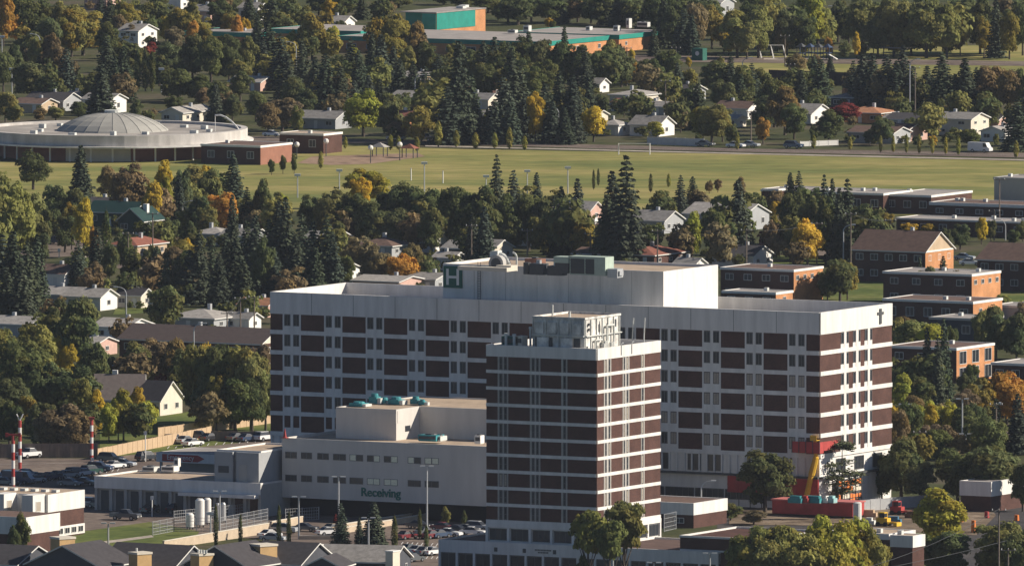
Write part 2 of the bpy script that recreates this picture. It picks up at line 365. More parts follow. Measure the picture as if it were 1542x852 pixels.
for r, z in enumerate(tz):
    ft.box(-TW, 0, z-tp+.001, z-tb-.001, .02, .2); tR.box(0, TD, z-tp+.001, z-tb-.001, .02, .2)
    for p0, p1 in ((18,20.4),(25.7,27.6),(33,34.5),(68.5,71.2),(76,78),(82.6,84.8),(117.6,120.4),(125.2,127)): ft.box(-TW+p0*KF, -TW+p1*KF, z-tb, z, .02, .15, 1)
    for p0, p1 in ((10,11.4),(14.2,16.8),(19.6,21),(38.6,39.8),(42.2,44.3),(47.2,48.7),(66.7,67.4),(70.6,72)): tR.box(p0*KR, p1*KR, z-tb, z, .02, .15, 1)
    for p0, p1 in ((20.4,25.7),(27.6,33),(71.2,76),(78,82.6),(120.4,125.2)):
        gm = blind if (r == 7 and p0 < 30) else (glass2 if rw.random() < .4 else glass)
        window(tower, 'F', -TW+(p0+p1)/2*KF, .102, z-tb+.1, (p1-p0)*KF-.08, tb-.2, gm, 'h')
    for p0, p1 in ((11.4,14.2),(16.8,19.6),(39.8,42.2),(44.3,47.2),(67.4,70.6)):
        window(tower, 'R', (p0+p1)/2*KR, .102, z-tb+.1, (p1-p0)*KR-.06, tb-.2, glass2 if rw.random() < .6 else blind, 'h')
ft.box(-TW, 0, tz[0]+.001, TH-.002, .02, .2); tR.box(0, TD, tz[0]+.001, TH-.002, .02, .2)
zb = tz[-1]-tp
ft.box(-TW, 0, zb-.75, zb-.002, .02, .3); tR.box(0, TD, zb-.75, zb-.002, .02, .3)
ft.box(-TW, 0, zb-5.2, zb-3.05, .02, .45); tR.box(0, TD, zb-5.2, zb-3.05, .02, .3)
nb = 5
for i in range(nb+1):
    a = -TW+i*(TW-.45)/nb; ft.box(a, a+.45, .1, zb-.76, .02, .4)
for i in range(6):
    a = i*(TD-.45)/5; tR.box(a, a+.45, .1, zb-.76, .02, .28)
bricks.build('brick_cladding', brick_brown, tower); trim.build('concrete_frame', [white, mat('rib_grey',(.42,.40,.37),.85,.15,1)], tower)
for i in range(nb):
    a = -TW+(i+.5)*(TW-.45)/nb+.22
    window(tower, 'F', a, .03, zb-2.9, TW/nb-.9, 2.0, glass2, 'n'); window(tower, 'F', a, .03, .4, TW/nb-.9, zb-5.8, glass, 'n')
for i in range(5): window(tower, 'R', (i+.5)*(TD-.45)/5+.22, .03, zb-2.9, TD/5-.8, 2.0, glass2, 'n')
for a in (8.2, 11.9):
    hk = MB(); fh = Face(hk,'R',0)
    fh.box(a, a+.12, TH-1.6, TH+.5, .21, .33); fh.box(a, a+.8, TH+.38, TH+.5, .21, .33)
    hk.build('davit_arm', metal, tower)
# penthouse on the tower: screened plant
pz = TH-1.0; q0 = st(797,519,TH)[0]; 
pc = st(878,524,TH); pent_w = 9.9; pent_d = 12.4
pent = thing('rooftop_plant', 'mottled white two tier plant enclosure crowned with tan roof on the tower', 'plant room', ST(ts1-3.0, tt0+1.3, pz), RZ)
b = MB(); b.box(-pent_w,0,0,pent_d,0,6.6); mott = mat('weathered_screen', (.68,.66,.62), .85, .42, .7, stretch=(1,1,.6)); b.build('wall', mott, pent)
parapet_roof(pent, -pent_w-.15, .15, -.15, pent_d+.15, 7.0, .4, mott, tan_roof, .25)
b = MB(); f = Face(b,'F',0); fr_ = Face(b,'R',0)
for i in range(5):
    f.box(-pent_w+i*2.45, -pent_w+i*2.45+.12, .0, 6.5, .01, .2)
f.box(-pent_w, 0, 3.25, 3.45, .21, .45); fr_.box(0, pent_d, 3.25, 3.45, .21, .45)
for i in range(7): fr_.box(i*2.0, i*2.0+.14, 0, 6.5, .01, .2)
b.build('railing', pipe_white, pent)
rr = random.Random(9)
for i in range(4):
    b = MB(); Face(b,'F',0).box(-pent_w+i*2.45+.5, -pent_w+i*2.45+.5+rr.uniform(.5,1.3), .3, 2.9, .02, .12); b.build('louvre', steel_dk, pent)
for i in range(8):
    b = MB(); a = .5+(i%8)*1.45+rr.uniform(-.1,.2); z = (.3,3.8)[i%2]+rr.uniform(0,.9); Face(b,'R',0).box(a, a+rr.uniform(.3,.7), z, z+rr.uniform(.5,1.6), .02, .1); b.build('louvre', steel_dk, pent)
for i in range(4):
    b = MB(); b.box(-pent_w+.5+i*2.4,-pent_w+2.1+i*2.4,-.35,-.005,3.7,5.9); b.build('panel', mott, pent)
for i in range(2):
    b = MB(); b.box(-pent_w+1+i*4.6,-pent_w+3.2+i*4.6,-.5,-.005,.1,2.9); b.build('panel', mott, pent)
b = MB()
for a,z in ((1.2,4.6),(1.2,5.6)): b.tube((.1,a,z),(.35,a,z),.28,.28,10)
b.build('fan', steel_dk, pent)
b = MB(); b.path([(.4,3,0),(.4,3,2.4),(.4,5.5,2.4),(.4,5.5,6.2)],.16,6); b.build('pipe', pipe_white, pent)
b = MB(); b.path([(.45,7,0),(.45,7,5),(.45,9.5,5),(.45,9.5,1)],.2,6); b.build('pipe', pipe_white, pent)
for i in range(5):
    b = MB(); x_ = rr.uniform(.5,.9); b.tube((x_,5+i*.9,.2),(x_,5+i*.9,1.6+rr.random()),.32,.32,8); b.build('cylinder', pipe_white, pent)
b = MB(); b.tube((-pent_w+3.2,1,7),(-pent_w+3.2,1,9.2),.18,.18,6); b.tube((-3.4,1,6.9),(-3.4,1,8.1),.25,.2,6); b.build('vent', pipe_white, pent)
pent.scale = (1,1,.86)
for nm_, lab, px_, w_, h_, m_ in (('cooling_unit','dark green cooling unit beside the enclosure on the tower roof',767,3.2,2.4,mat('dark_green_unit',(.015,.09,.08),.6,.1)),('storage_cabinet','tan cabinet between green unit and enclosure on the tower roof',785,1.2,2.5,cream)):
    s_, t_ = st(px_, 519+0.0, TH)
    o = thing(nm_, lab, 'cooling unit' if 'cool' in nm_ else 'cabinet', ST(s_, tt0+1.2, pz), RZ)
    b = MB(); b.box(-w_/2,w_/2,0,2,.15,h_); b.build('casing', m_, o)
    b = MB(); b.box(-w_/2+.1,w_/2-.1,-.04,-.002,h_*.55,h_*.85); b.build('grille', steel_dk, o)
def vent(px, lab, h_, r_=.25, nm_='vent_pipe', cat='vent', dt=1.0):
    s_ = st(px, 522, TH)[0]; o = thing(nm_, lab, cat, ST(s_, tt0+dt, pz), RZ)
    b = MB(); b.tube((0,0,0),(0,0,h_),r_,r_,8); b.build('pipe', pipe_white, o); b = MB(); b.tube((0,0,h_),(0,0,h_+.35),r_*1.5,r_*1.3,8); b.build('cap', pipe_white, o)
vent(738, 'leftmost white vent pipe on the tower roof edge', 2.6); vent(754, 'white vent pipe just left of the green unit on the tower roof', 2.5)
vent(769, 'left of two short white vents rising behind the green unit', 3.6, .2, dt=4); vent(779, 'right of two short white vents rising behind the green unit', 3.6, .2, dt=4)
for px_, lab in ((968,'left of two slim masts at the right end of the tower roof'),(985,'right of two slim masts at the right end of the tower roof')):
    s_, t_ = st(px_, 514, TH); o = thing('antenna', lab, 'antenna', ST(s_-1.5, t_-1, pz), RZ)
    b = MB(); b.tube((0,0,0),(.25,0,5.0),.12,.1,6); b.build('mast', pipe_white, o); b = MB(); b.box(-.3,.3,-.3,.3,0,.3); b.build('base', grey_conc, o)
# ================================================================ receiving wing
RZt = 13.6; rs0, rt0 = st(424.7, 658.7, RZt); rs1 = st(726+60, 671.5, RZt)[0]
RW, RD = rs1-rs0, 30.0
recv = thing('receiving_wing', 'beige stucco wing with a green Receiving sign left of the tower', 'hospital wing', ST(rs1, rt0), RZ)
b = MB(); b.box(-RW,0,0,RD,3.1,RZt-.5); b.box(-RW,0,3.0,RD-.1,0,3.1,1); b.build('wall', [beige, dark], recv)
parapet_roof(recv, -RW, 0, 0, RD, RZt, .5, beige, tan_roof, .3)
zr = {}
sc1 = RW/(786-424.7)
rw = random.Random(11)
for wi, (p0, p1) in enumerate(((430,448),(455,472),(480.5,498.5),(505.5,525.5),(531.5,552.5),(559,579),(585.5,607),(623,643.5),(649.5,671.5))):
    a = -RW+((p0+p1)/2-424.7)*sc1; w_ = (p1-p0)*sc1; 
    g2 = random.Random(wi)
    gm = {0:glass2,1:glass2,2:glass2,3:glass2,4:blind_lt,5:glass2,6:glass2,7:blind_lt,8:blind_lt}[wi]
    window(recv, 'F', a-w_/4, 0, RZt-3.55, w_/2, 1.15, gm, 'none'); window(recv, 'F', a+w_/4, 0, RZt-3.55, w_/2, 1.15, {2:glass2,4:glass2,5:blind_lt,6:blind_lt,7:glass2}.get(wi, gm), 'none')
    gm = blind_lt if wi == 5 else (teal_unit if wi == 6 else glass2)
    if wi == 6: gm = blind_lt
    window(recv, 'F', a, 0, RZt-7.6, w_, 1.15, gm)
def text(s, size, m, parent, loc, rot, ext=.06, name='lettering', bold=0.0, sx=1.0):
    c = bpy.data.curves.new('t', 'FONT'); c.body = s; c.size = size; c.extrude = ext; c.offset = bold; c.align_x = 'CENTER'
    t = bpy.data.objects.new('t', c); col.objects.link(t)
    dg = bpy.context.evaluated_depsgraph_get(); me = bpy.data.meshes.new_from_object(t.evaluated_get(dg))
    bpy.data.objects.remove(t); me.materials.clear(); me.materials.append(m)
    o = bpy.data.objects.new(name, me); col.objects.link(o); o.parent = parent; o.location = loc; o.rotation_euler = rot; o.scale = (sx,1,1)
    return o
text('Receiving', 2.1, mat('receiving_green',(.02,.15,.12),.6,0), recv, (-RW+(580.5-424.7)*sc1, -.08, 4.0), (math.pi/2,0,0), .06, 'receiving_sign', .05, 1.0)
# plant block on the receiving roof
UZ = 18.6; us0, ut0 = st(505.7, 612.5, UZ); us1 = st(596, 616.4, UZ)[0]; us2 = rs1-4
blk = thing('rooftop_block', 'beige plant block with tan roof and jutting corner box on the receiving wing', 'plant room', ST(us1, ut0, RZt-.5), RZ)
HZ = UZ-RZt+.5; bw = us1-us0
b = MB(); b.box(-bw,0,0,8.4,0,HZ-.3); b.box(-bw,us2-us1,8.4,30,0,HZ-.3); b.build('wall', beige, blk)
b = MB(); b.box(-bw,0,0,.3,HZ-.3,HZ); b.box(-.3,0,.3,8.4,HZ-.3,HZ); b.box(-bw,-bw+.3,.3,29.7,HZ-.3,HZ); b.box(0,us2-us1,8.4,8.7,HZ-.3,HZ); b.box(-bw,us2-us1,29.7,30,HZ-.3,HZ)
b.build('parapet', beige, blk)
b = MB(); b.box(-bw+.3,-.3,.3,8.7,HZ-.3,HZ-.2); b.box(-bw+.3,us2-us1-.3,8.7,29.7,HZ-.3,HZ-.2); b.build('roof', tan_roof, blk)
b = MB(); Face(b,'F',0).box(-5.2,-.05,HZ-2.4,HZ-.7,.01,.06); Face(b,'R',0).box(.4,2.2,HZ-2.4,HZ-.3,.01,.06); Face(b,'R',0).box(3.2,5.0,HZ-4.1,HZ-3.1,.02,.07,1); b.build('louvre', [beige, glass2], blk)
k = 0
for (px_, py_, lab, dx) in ((535,611,'leftmost flat teal hood on the receiving plant block roof',2.6),(561,607,'tall bright teal fan unit on the receiving plant block roof',1.6),(575,607,'dark teal unit right of the tall fan unit on the plant block',1.6),(592,608,'teal and white unit near the middle of the plant block roof',2.2),(623,608,'teal drum left of two on the right of the plant block roof',1.5),(634,609,'small teal drum right of two on the plant block roof',1.1)):
    s_, t_ = st(px_, py_, UZ); o = thing('rooftop_fan', lab, 'fan unit', ST(s_, t_, UZ-.2), RZ, group='teal units on the plant block roof')
    hgt = (.9,1.9,1.2,1.4,1.5,1.1)[k]
    b = MB(); b.box(-dx/2,dx/2,0,dx,.15,hgt*.7); b.tube((0,dx/2,hgt*.7),(0,dx/2,hgt),dx*.42,dx*.36,12); b.build('casing', teal_unit, o)
    b = MB(); b.box(dx/2,dx/2+.7,.2,dx-.2,.1,hgt*.6); b.build('duct', pipe_white, o); k += 1
def hvac(px, py, z, w_, d_, h_, lab, m1=None, nm_='rooftop_unit', m2=None):
    s_, t_ = st(px, py, z); o = thing(nm_, lab, 'rooftop unit', ST(s_, t_, z-.02), RZ)
    b = MB(); b.box(-w_/2,w_/2,0,d_,.12,h_); b.box(-w_/2+.1,w_/2-.1,.1,d_-.1,0,.12); b.build('casing', m1 or metal, o)
    b = MB(); b.tube((0,d_/2,h_),(0,d_/2,h_+.2),min(w_,d_)*.36,min(w_,d_)*.33,12); b.box(-w_/2+.15,w_/2-.15,-.03,-.001,h_*.35,h_*.8); b.build('fan', m2 or steel_dk, o)
    return o
hvac(643,664,RZt,3.6,3,1.1,'dark teal louvred unit at the front right of the receiving roof',teal_unit)
hvac(655,664,RZt,2.2,2.4,.9,'pale unit touching the dark teal one on the receiving roof',pipe_white)
hvac(719,668,RZt,1.2,1.4,1.5,'small white vent box against the tower on the receiving roof',white_paint)
rdp = thing('safety_cone', 'red marker standing on the left corner of the receiving roof', 'cone', ST(*st(429,659,RZt), RZt), RZ)
b = MB(); b.tube((0,0,0),(0,0,1.6),.35,.06,8); b.build('cone', red_paint, rdp); b = MB(); b.box(-.5,.5,-.5,.5,0,.1); b.build('foot', red_paint, rdp)
# ================================================================ service wing with garage bays + emergency
GZ = 6.1; gs0, gt0 = st(142.5, 716, GZ); GW = rs0-gs0; GD = 15.0
serv = thing('service_wing', 'low grey garage wing with dark bay doors left of the receiving wing', 'hospital wing', ST(rs0, gt0), RZ)
b = MB(); b.box(-GW,-.02,.6,GD,0,GZ-.3); b.box(-GW,-.02,0,.6,3.9,GZ-.3)
na = 11
edges = [i*(GW-.5)/na for i in range(na+1)]
for e in edges: b.box(-GW+e,-GW+e+.5,0,.6,0,3.899)
b.build('wall', grey_conc, serv)
parapet_roof(serv, -GW, -.02, 0, GD, GZ, .3, white, tan_roof, .3)
b = MB(); Face(b,'F',0).box(-GW,-.02,4.0,GZ-.001,.02,.12); Face(b,'F',0).box(-16,-.5,3.4,4.0,.0,1.5); b.build('fascia', white, serv)
for i in range(na):
    d = MB(); a0 = -GW+edges[i]+.5; a1 = -GW+edges[i+1]
    d.box(a0+.5,a1-.5,.52,.599,0,3.6)
    for q in range(4): d.box(a0+.5,a1-.5,.5,.519,.3+q*.9,.34+q*.9)
    d.build('garage_door', steel_dk if i < 9 else brick_dark, serv)
cz0 = GZ-.3; CZ = 11.6; cs0, ct0 = st(323, 676.5, CZ); cs1 = rs0-.9
cbx = thing('link_block', 'windowless grey block rising from the garage wing beside the receiving wing', 'hospital wing', ST(cs1, ct0, 0), RZ)
cw = cs1-cs0; b = MB(); b.box(-cw,-cw*.59,0,18,0,CZ-.3); b.box(-cw*.59,-cw*.51,.8,18,0,CZ-.3); b.box(-cw*.51,0,0,18,0,CZ-.3); b.build('wall', grey_wall, cbx)
parapet_roof(cbx, -cw, 0, .8, 18, CZ, .3, white, tan_roof, .3)
b = MB(); Face(b,'F',0).box(-cw+.8,-cw+2.9,CZ-4,CZ-2.8,.01,.06); b.build('louvre', steel_dk, cbx)
b = MB(); Face(b,'F',0).box(-4,-2.4,cz0,CZ-2.4,.01,.06); b.build('door', grey_conc, cbx)
EZ = 4.4; 
es0, et0 = st(237, 680.5, EZ); es1 = cs0-.1
emer = thing('emergency_canopy', 'flat canopy carrying the red Emergency sign with an arrow', 'entrance canopy', ST(es1, et0), RZ)
ew = es1-es0; b = MB(); b.box(-ew,0,0,14,EZ-.3,EZ-.02); b.build('roof', grey_roof, emer)
b = MB(); b.box(-ew,0,-.15,0,EZ-1.7,EZ); b.box(-ew-.15,-ew,-.15,14,EZ-1.7,EZ); b.build('fascia', white, emer)
b = MB(); b.box(-ew+1,0,5,14,0,EZ-.3); b.build('wall', grey_wall, emer)
for i in range(4):
    b = MB(); b.box(-ew+.3+i*(ew-.9)/3,-ew+.7+i*(ew-.9)/3,.3,.7,0,EZ-.3); b.build('column', grey_conc, emer)
ebox = MB(); ebox.mesh([(-ew+1.1,-.2,EZ-1.5),(-ew+8.5,-.2,EZ-1.5),(-ew+9.9,-.2,EZ-.85),(-ew+8.5,-.2,EZ-.25),(-ew+1.1,-.2,EZ-.25),(-ew+1.1,-.152,EZ-1.5),(-ew+8.5,-.152,EZ-1.5),(-ew+9.9,-.152,EZ-.85),(-ew+8.5,-.152,EZ-.25),(-ew+1.1,-.152,EZ-.25)],[(0,1,2,3,4),(9,8,7,6,5),(0,5,6,1),(1,6,7,2),(2,7,8,3),(3,8,9,4),(4,9,5,0)])
es_ = ebox.build('emergency_sign', red_paint, emer)
text('Emergency', 1.35, white_paint, es_, (-ew+4.9,-.21,EZ-1.2), (math.pi/2,0,0), .01, 'lettering', .0, .95)
hvac(223,710,GZ,2.4,2.0,.9,'grey white rooftop unit left of two on the garage wing',pipe_white); hvac(252,710,GZ,2.6,2.0,1.0,'white rooftop unit right of two on the garage wing',white_paint)
hvac(265,703,GZ,.9,.9,1.6,'slim white vent standing behind the two garage roof units',white_paint,'vent_box')
# ---------------------------------------------------------------- ground sheets
sheet('playing_field', [(150,262),(372,214),(700,225),(1100,232),(1542,243),(1800,248),(1800,330),(1200,322),(700,318),(150,318)], turf, .03)
sheet('infield', [(448,246),(470,236),(560,233),(630,231),(640,236),(560,247),(500,249)], dirt, .06)
sheet('lawn', [(-300,240),(100,244),(420,244),(420,285),(150,318),(-300,300)], turf, .05)
sheet('road', [(380,206),(700,213),(1100,224),(1542,231),(1900,240),(1900,247),(1542,238),(1100,229),(700,219),(380,214)], asphalt, .08)
sheet('footpath', [(640,219.5),(1100,230.6),(1542,240.5),(1542,242.5),(1100,232.3),(640,221)], conc, .09)
sheet('road', [(860,92),(1542,100),(1900,106),(1900,101),(1542,93),(860,82)], asphalt, .08)
sheet('playground_turf', [(1080,82),(1542,66),(1900,66),(1900,125),(1300,116),(1080,112)], turf, .03)
sheet('footpath', [(1150,88.5),(1290,88.5),(1290,90.5),(1150,90.5)], conc, .1)
sheet('road', [(-100,368),(118,358),(160,361),(120,385),(-100,400)], asphalt, .05)
sheet('road', [(1190,372),(1340,375),(1340,392),(1240,392),(1190,384)], asphalt, .05)
sheet('driveway', [(120,372),(165,362),(170,378),(130,392)], conc, .07)
sheet('road', [(150,400),(240,395),(420,400),(560,404),(560,410),(420,410),(200,408)], asphalt, .05)
sheet('road', [(430,362),(820,364),(910,366),(910,371),(820,371),(430,369)], asphalt, .05)
sheet('lawn', [(1236,425),(1345,421),(1345,455),(1240,457)], lawn, .05)
sheet('lawn', [(1500,430),(1700,430),(1700,480),(1505,470)], lawn, .05)
sheet('lawn', [(1160,385),(1250,385),(1240,398),(1160,400)], lawn, .05)
sheet('lawn', [(180,452),(252,450),(248,470),(170,474)], lawn, .05)
sheet('lawn', [(150,640),(420,600),(420,660),(150,690)], lawn, .05)
sheet('parking_lot', [(-300,690),(147,690),(330,657),(425,650),(425,770),(-300,800)], asphalt, .04)
sheet('parking_lot', [(118,765),(500,776),(760,790),(760,900),(600,900),(420,812),(118,800)], asphalt, .06)
sheet('lawn', [(90,805),(225,786),(300,800),(280,840),(90,850)], lawn, .08)
sheet('footpath', [(118,820),(228,806),(232,809),(118,824)], conc, .1)
sheet('parking_lot', [(1080,770),(1542,755),(1700,760),(1700,880),(1080,880)], asphalt_dk, .04)
sheet('site_ground', [(1098,768),(1250,757),(1480,752),(1500,776),(1470,806),(1330,800),(1290,792),(1098,790)], ground_mat('site_soil', (.12,.09,.065), (.19,.145,.105), (.27,.21,.155), .12, .8), .09)
sheet('road', [(1340,640),(1542,650),(1700,655),(1700,672),(1542,668),(1340,660)], asphalt, .04)
sheet('lawn', [(1370,800),(1440,800),(1440,860),(1370,860)], lawn, .06)
# ---------------------------------------------------------------- gabled / hipped houses
shingle_umber = mat('shingle_umber', (.10,.075,.07), 1, .16, 1.2); shingle_taupe = mat('shingle_taupe', (.20,.165,.15), 1, .16, 1.2)
roofs = dict(x=shingle_umber,y=shingle_taupe,g=shingle_grey, l=shingle_lt, b=shingle_brown, d=shingle_dark, r=shingle_red, o=shingle_orange, t=green_roof)
walls = dict(w=white_paint, c=cream, g=grey_wall, k=mat('dark_siding',(.07,.075,.09),.85), p=mat('pink_stucco',(.55,.36,.30),.9), o=brick_orange, b=brick_dark, s=mat('tan_stucco',(.50,.38,.26),.9), n=mat('green_siding',(.03,.07,.06),.85))
HOUSES = []
def house(x, yb, Lu, Lv, h, rise, roof, wall, label, ridge='u', hip=False, gable=None, rz=None, rot=0, chimney=None, storeys=1, nm_='house', cat='house', ov=.45, nwin=None, door=True):
    R_ = RZ+math.radians(rot); p = W(x, yb)
    if cat == 'house' and yb < 820: h *= .86; rise *= .85
    o = thing(nm_, label, cat, p, R_); wm = walls[wall]; rm = roofs[roof]; gm_ = walls[gable or wall]
    b = MB(); b.box(-Lu,0,0,Lv,0,h)
    if not hip:
        if ridge == 'u':
            for s_ in (-Lu+.01, -.01): b.mesh([(s_-.01,0,h),(s_+.01,0,h),(s_+.01,Lv,h),(s_-.01,Lv,h),(s_-.01,Lv/2,h+rise),(s_+.01,Lv/2,h+rise)],[(0,4,3),(1,2,5),(0,1,5,4),(2,3,4,5)],1)
        else:
            for t_ in (.01, Lv-.01): b.mesh([(-Lu,t_-.01,h),(-Lu,t_+.01,h),(0,t_+.01,h),(0,t_-.01,h),(-Lu/2,t_-.01,h+rise),(-Lu/2,t_+.01,h+rise)],[(0,3,4),(1,5,2),(2,5,4,3),(0,4,5,1)],1)
    b.build('wall', [wm, gm_], o)
    r = MB(); th = .22
    if hip:
        a = min(Lu, Lv)/2
        if Lu >= Lv: rg = [(-Lu+a, Lv/2), (-a, Lv/2)]
        else: rg = [(-Lu/2, a), (-Lu/2, Lv-a)]
        e = [(-Lu-ov,-ov),(ov,-ov),(ov,Lv+ov),(-Lu-ov,Lv+ov)]; zt = h+.12
        vs = [(q[0],q[1],h-.1) for q in e]+[(q[0],q[1],zt) for q in e]+[(rg[0][0],rg[0][1],h+rise),(rg[1][0],rg[1][1],h+rise)]
        if Lu >= Lv: fs = [(4,5,9,8),(5,6,9),(6,7,8,9),(7,4,8)]
        else: fs = [(4,5,8),(5,6,9,8),(6,7,9),(7,4,8,9)]
        r.mesh(vs, fs, 0); r.mesh(vs[:8], [(0,1,5,4),(1,2,6,5),(2,3,7,6),(3,0,4,7),(3,2,1,0)], 1)
    else:
        def slab(P0, P1, P2, P3):      # upper quad, thickness below
            up = [Vector(P0),Vector(P1),Vector(P2),Vector(P3)]; dn = [q-Vector((0,0,th)) for q in up]
            r.mesh(up+dn, [(0,1,2,3)], 0); r.mesh(up+dn, [(7,6,5,4),(0,4,5,1),(1,5,6,2),(2,6,7,3),(3,7,4,0)], 1)
        if ridge == 'u':
            k = rise/(Lv/2); ze = h-ov*k+th+.02; zr_ = h+rise+th+.02
            slab((-Lu-ov,-ov,ze),(ov,-ov,ze),(ov,Lv/2,zr_),(-Lu-ov,Lv/2,zr_)); slab((-Lu-ov,Lv/2,zr_),(ov,Lv/2,zr_),(ov,Lv+ov,ze),(-Lu-ov,Lv+ov,ze))
        else:
            k = rise/(Lu/2); ze = h-ov*k+th+.02; zr_ = h+rise+th+.02
            slab((-Lu-ov,-ov,ze),(-Lu/2,-ov,zr_),(-Lu/2,Lv+ov,zr_),(-Lu-ov,Lv+ov,ze)); slab((-Lu/2,-ov,zr_),(ov,-ov,ze),(ov,Lv+ov,ze),(-Lu/2,Lv+ov,zr_))
    ro = r.build('roof', [rm, frame_m], o)
    hh = random.Random(int(x*7+yb*13))
    if chimney is not False:
        c = MB(); cx = -Lu*hh.uniform(.3,.7); cy = Lv*.55; cw = .35 if chimney is None else .5
        c.box(cx-cw,cx+cw,cy-cw,cy+cw,h+rise*.5,h+rise+.9); c.build('chimney', metal if chimney is None else walls[chimney], ro)
    fh = h/storeys
    for q in range(storeys):
        n = nwin or max(2, int(Lu/3.6))
        for i in range(n):
            if q == 0 and door and i == n//2: continue
            window(o, 'F', -Lu+(i+.5)*Lu/n, 0, q*fh+fh*.36, min(1.8, Lu/n*.55), fh*.42, glass if hh.random() < .6 else glass2)
        m_ = max(1, int(Lv/4.2))
        for i in range(m_): window(o, 'R', (i+.5)*Lv/m_, 0, q*fh+fh*.38, 1.3, fh*.38, glass)
    if door:
        n = nwin or max(2, int(Lu/3.6)); d = MB(); a = -Lu+(n//2+.5)*Lu/n; Face(d,'F',0).box(a-.48,a+.48,0,2.05,.0,.06); d.build('door', [frame_m, walls['b']][hh.random() < .5] if False else frame_m, o)
    HOUSES.append(o); return o
H = house
H(1462,205,10.5,9.5,4.6,1.5,'g','c','two storey house with long grey roof and sunlit cream gable at the far right',storeys=2)
H(1513,214,6.5,7,2.8,1.3,'l','w','small white bungalow with pale roof right of the two storey cream house',ridge='v')
H(1503,197,10,9,3,2,'d','p','pinkish gable house behind the small white bungalow at the far right')
H(1345,217,12,9,2.9,1.4,'b','g','long low house with dark brown roof just right of the red tree',ridge='u')
H(1362,214,8,12,2.6,1.9,'b','p','brown roofed house with thin white trimmed gable right of the long brown house')
H(1325,186,11,9,2.8,1.6,'o','o','bungalow with orange brown hipped roof beside the red tree',hip=True)
H(1405,197,13,9,2.8,1.5,'d','g','long dark grey roofed house behind the white trimmed gable')
H(1349,193,4,7,2.2,1.2,'g','w','tiny white gabled garage between the orange roof and the dark grey roof')
H(1221,187,12,11,2.8,2.4,'g','w','house with broad white sunlit gable left of the red tree')
H(1286,163,6.5,6,2.9,1.3,'g','k','small grey hip roofed house with orange chimney before the dark spruces',hip=True,chimney='o')
H(1126,180,9,7,3.0,1.7,'b','w','brown roofed house with a bright white gable behind the round olive tree')
H(966,160,9,11,3.0,1.4,'l','c','bungalow with wide pale hipped roof behind the maroon carport',hip=True)
H(1040,152,10,8,2.8,1.5,'d','g','dark roofed grey house right of the wide pale roof')
H(958,168,7,6,2.2,1.0,'r','w','low maroon roofed carport house below the wide pale roof')
H(1000,174,8,7,2.4,1.2,'g','g','low grey garage roof right of the maroon carport')
H(931,205,5.5,6,3.0,1.4,'l','w','pale roofed cottage with white sunlit side by the far street',ridge='v',hip=True)
H(992,206,8,8,3.2,2.2,'g','w','white gable end house facing the soccer goal across the street')
H(898,187,7,6,2.4,1.2,'b','c','small cream gable peeping over the yellow tree by the far street')
H(903,140,7,5,2.6,1.4,'g','w','white gabled corner of a house left of the wide pale roof')
H(1109,192,5,5,2.4,.8,'l','c','low pale carport tucked right of the round olive tree',door=False)
H(742,148,8,9,3,1.6,'r','b','house with rusty brown hip roof between the tall dark spruces',hip=True)
H(735,165,9,6,2.8,1.5,'g','c','grey roofed house with cream gable below the rusty brown hip roof')
H(727,192,8,8,2.8,1.5,'g','w','white trimmed house nearest the street between the tall dark spruces')
H(640,164,10,9,2.8,1.8,'g','g','grey house with pale gable left of the tall dark spruces')
H(640,130,7,8,2.6,1.2,'l','s','tan roofed house high behind the grey gabled house')
H(616,192,8,7,2.7,1.6,'r','o','brown roofed house with small orange brick gable by the far street')
H(505,195,11,8,2.9,1.8,'g','g','shaded grey house left of the big yellow green tree')
H(540,192,7,8,2.8,1.6,'d','k','dark house half hidden by the big yellow green tree')
H(392,138,9,8,2.6,1.4,'l','p','pinkish bungalow with pale eaves high left of centre')
H(275,186,6,15,2.9,1.4,'l','c','cream house with long pale roof right of the golden tree',ridge='v')
H(166,171,8,8,3.8,1.5,'g','w','tall white gable end left of the golden tree')
H(95,168,11,9,3,2.0,'d','g','house with big blue black roof at the far left')
H(62,171,8,8,2.6,1.3,'b','s','tan house with reddish entrance left of the blue black roof')
H(121,162,7,7,2.8,1.4,'g','k','dark grey house right of the blue black roof')
H(208,73,6,10,5.2,1.8,'g','w','white two storey house glimpsed between trees at upper left',storeys=2)
H(160,16,7,8,5,1.5,'g','p','leftmost pale wall showing at the very top edge',storeys=2)
H(272,14,7,9,5,1.5,'g','w','pale pink wall showing at the top edge right of the first one',storeys=2)
H(317,36,6,6,4,1.6,'g','p','small pinkish gable among orange trees near the top left')
H(388,32,6,7,4,1.5,'g','w','whitish house wall at top between orange trees and dark spruces')
H(372,70,7,5,3,1.4,'l','c','cream wall patch right of the yellow orange trees at upper left')
H(518,48,7,6,3,1.6,'l','w','small white gable left of the green roofed school')
H(1085,26,9,8,4.4,1.6,'l','g','pale roofed house peeking out above the poplars at top right of centre')
H(1474,34,7,6,4,1.4,'g','p','pinkish wall glimpsed between trees at the top right')
H(196,60,6,9,4,1.4,'g','g','grey gable behind the white two storey house at upper left')
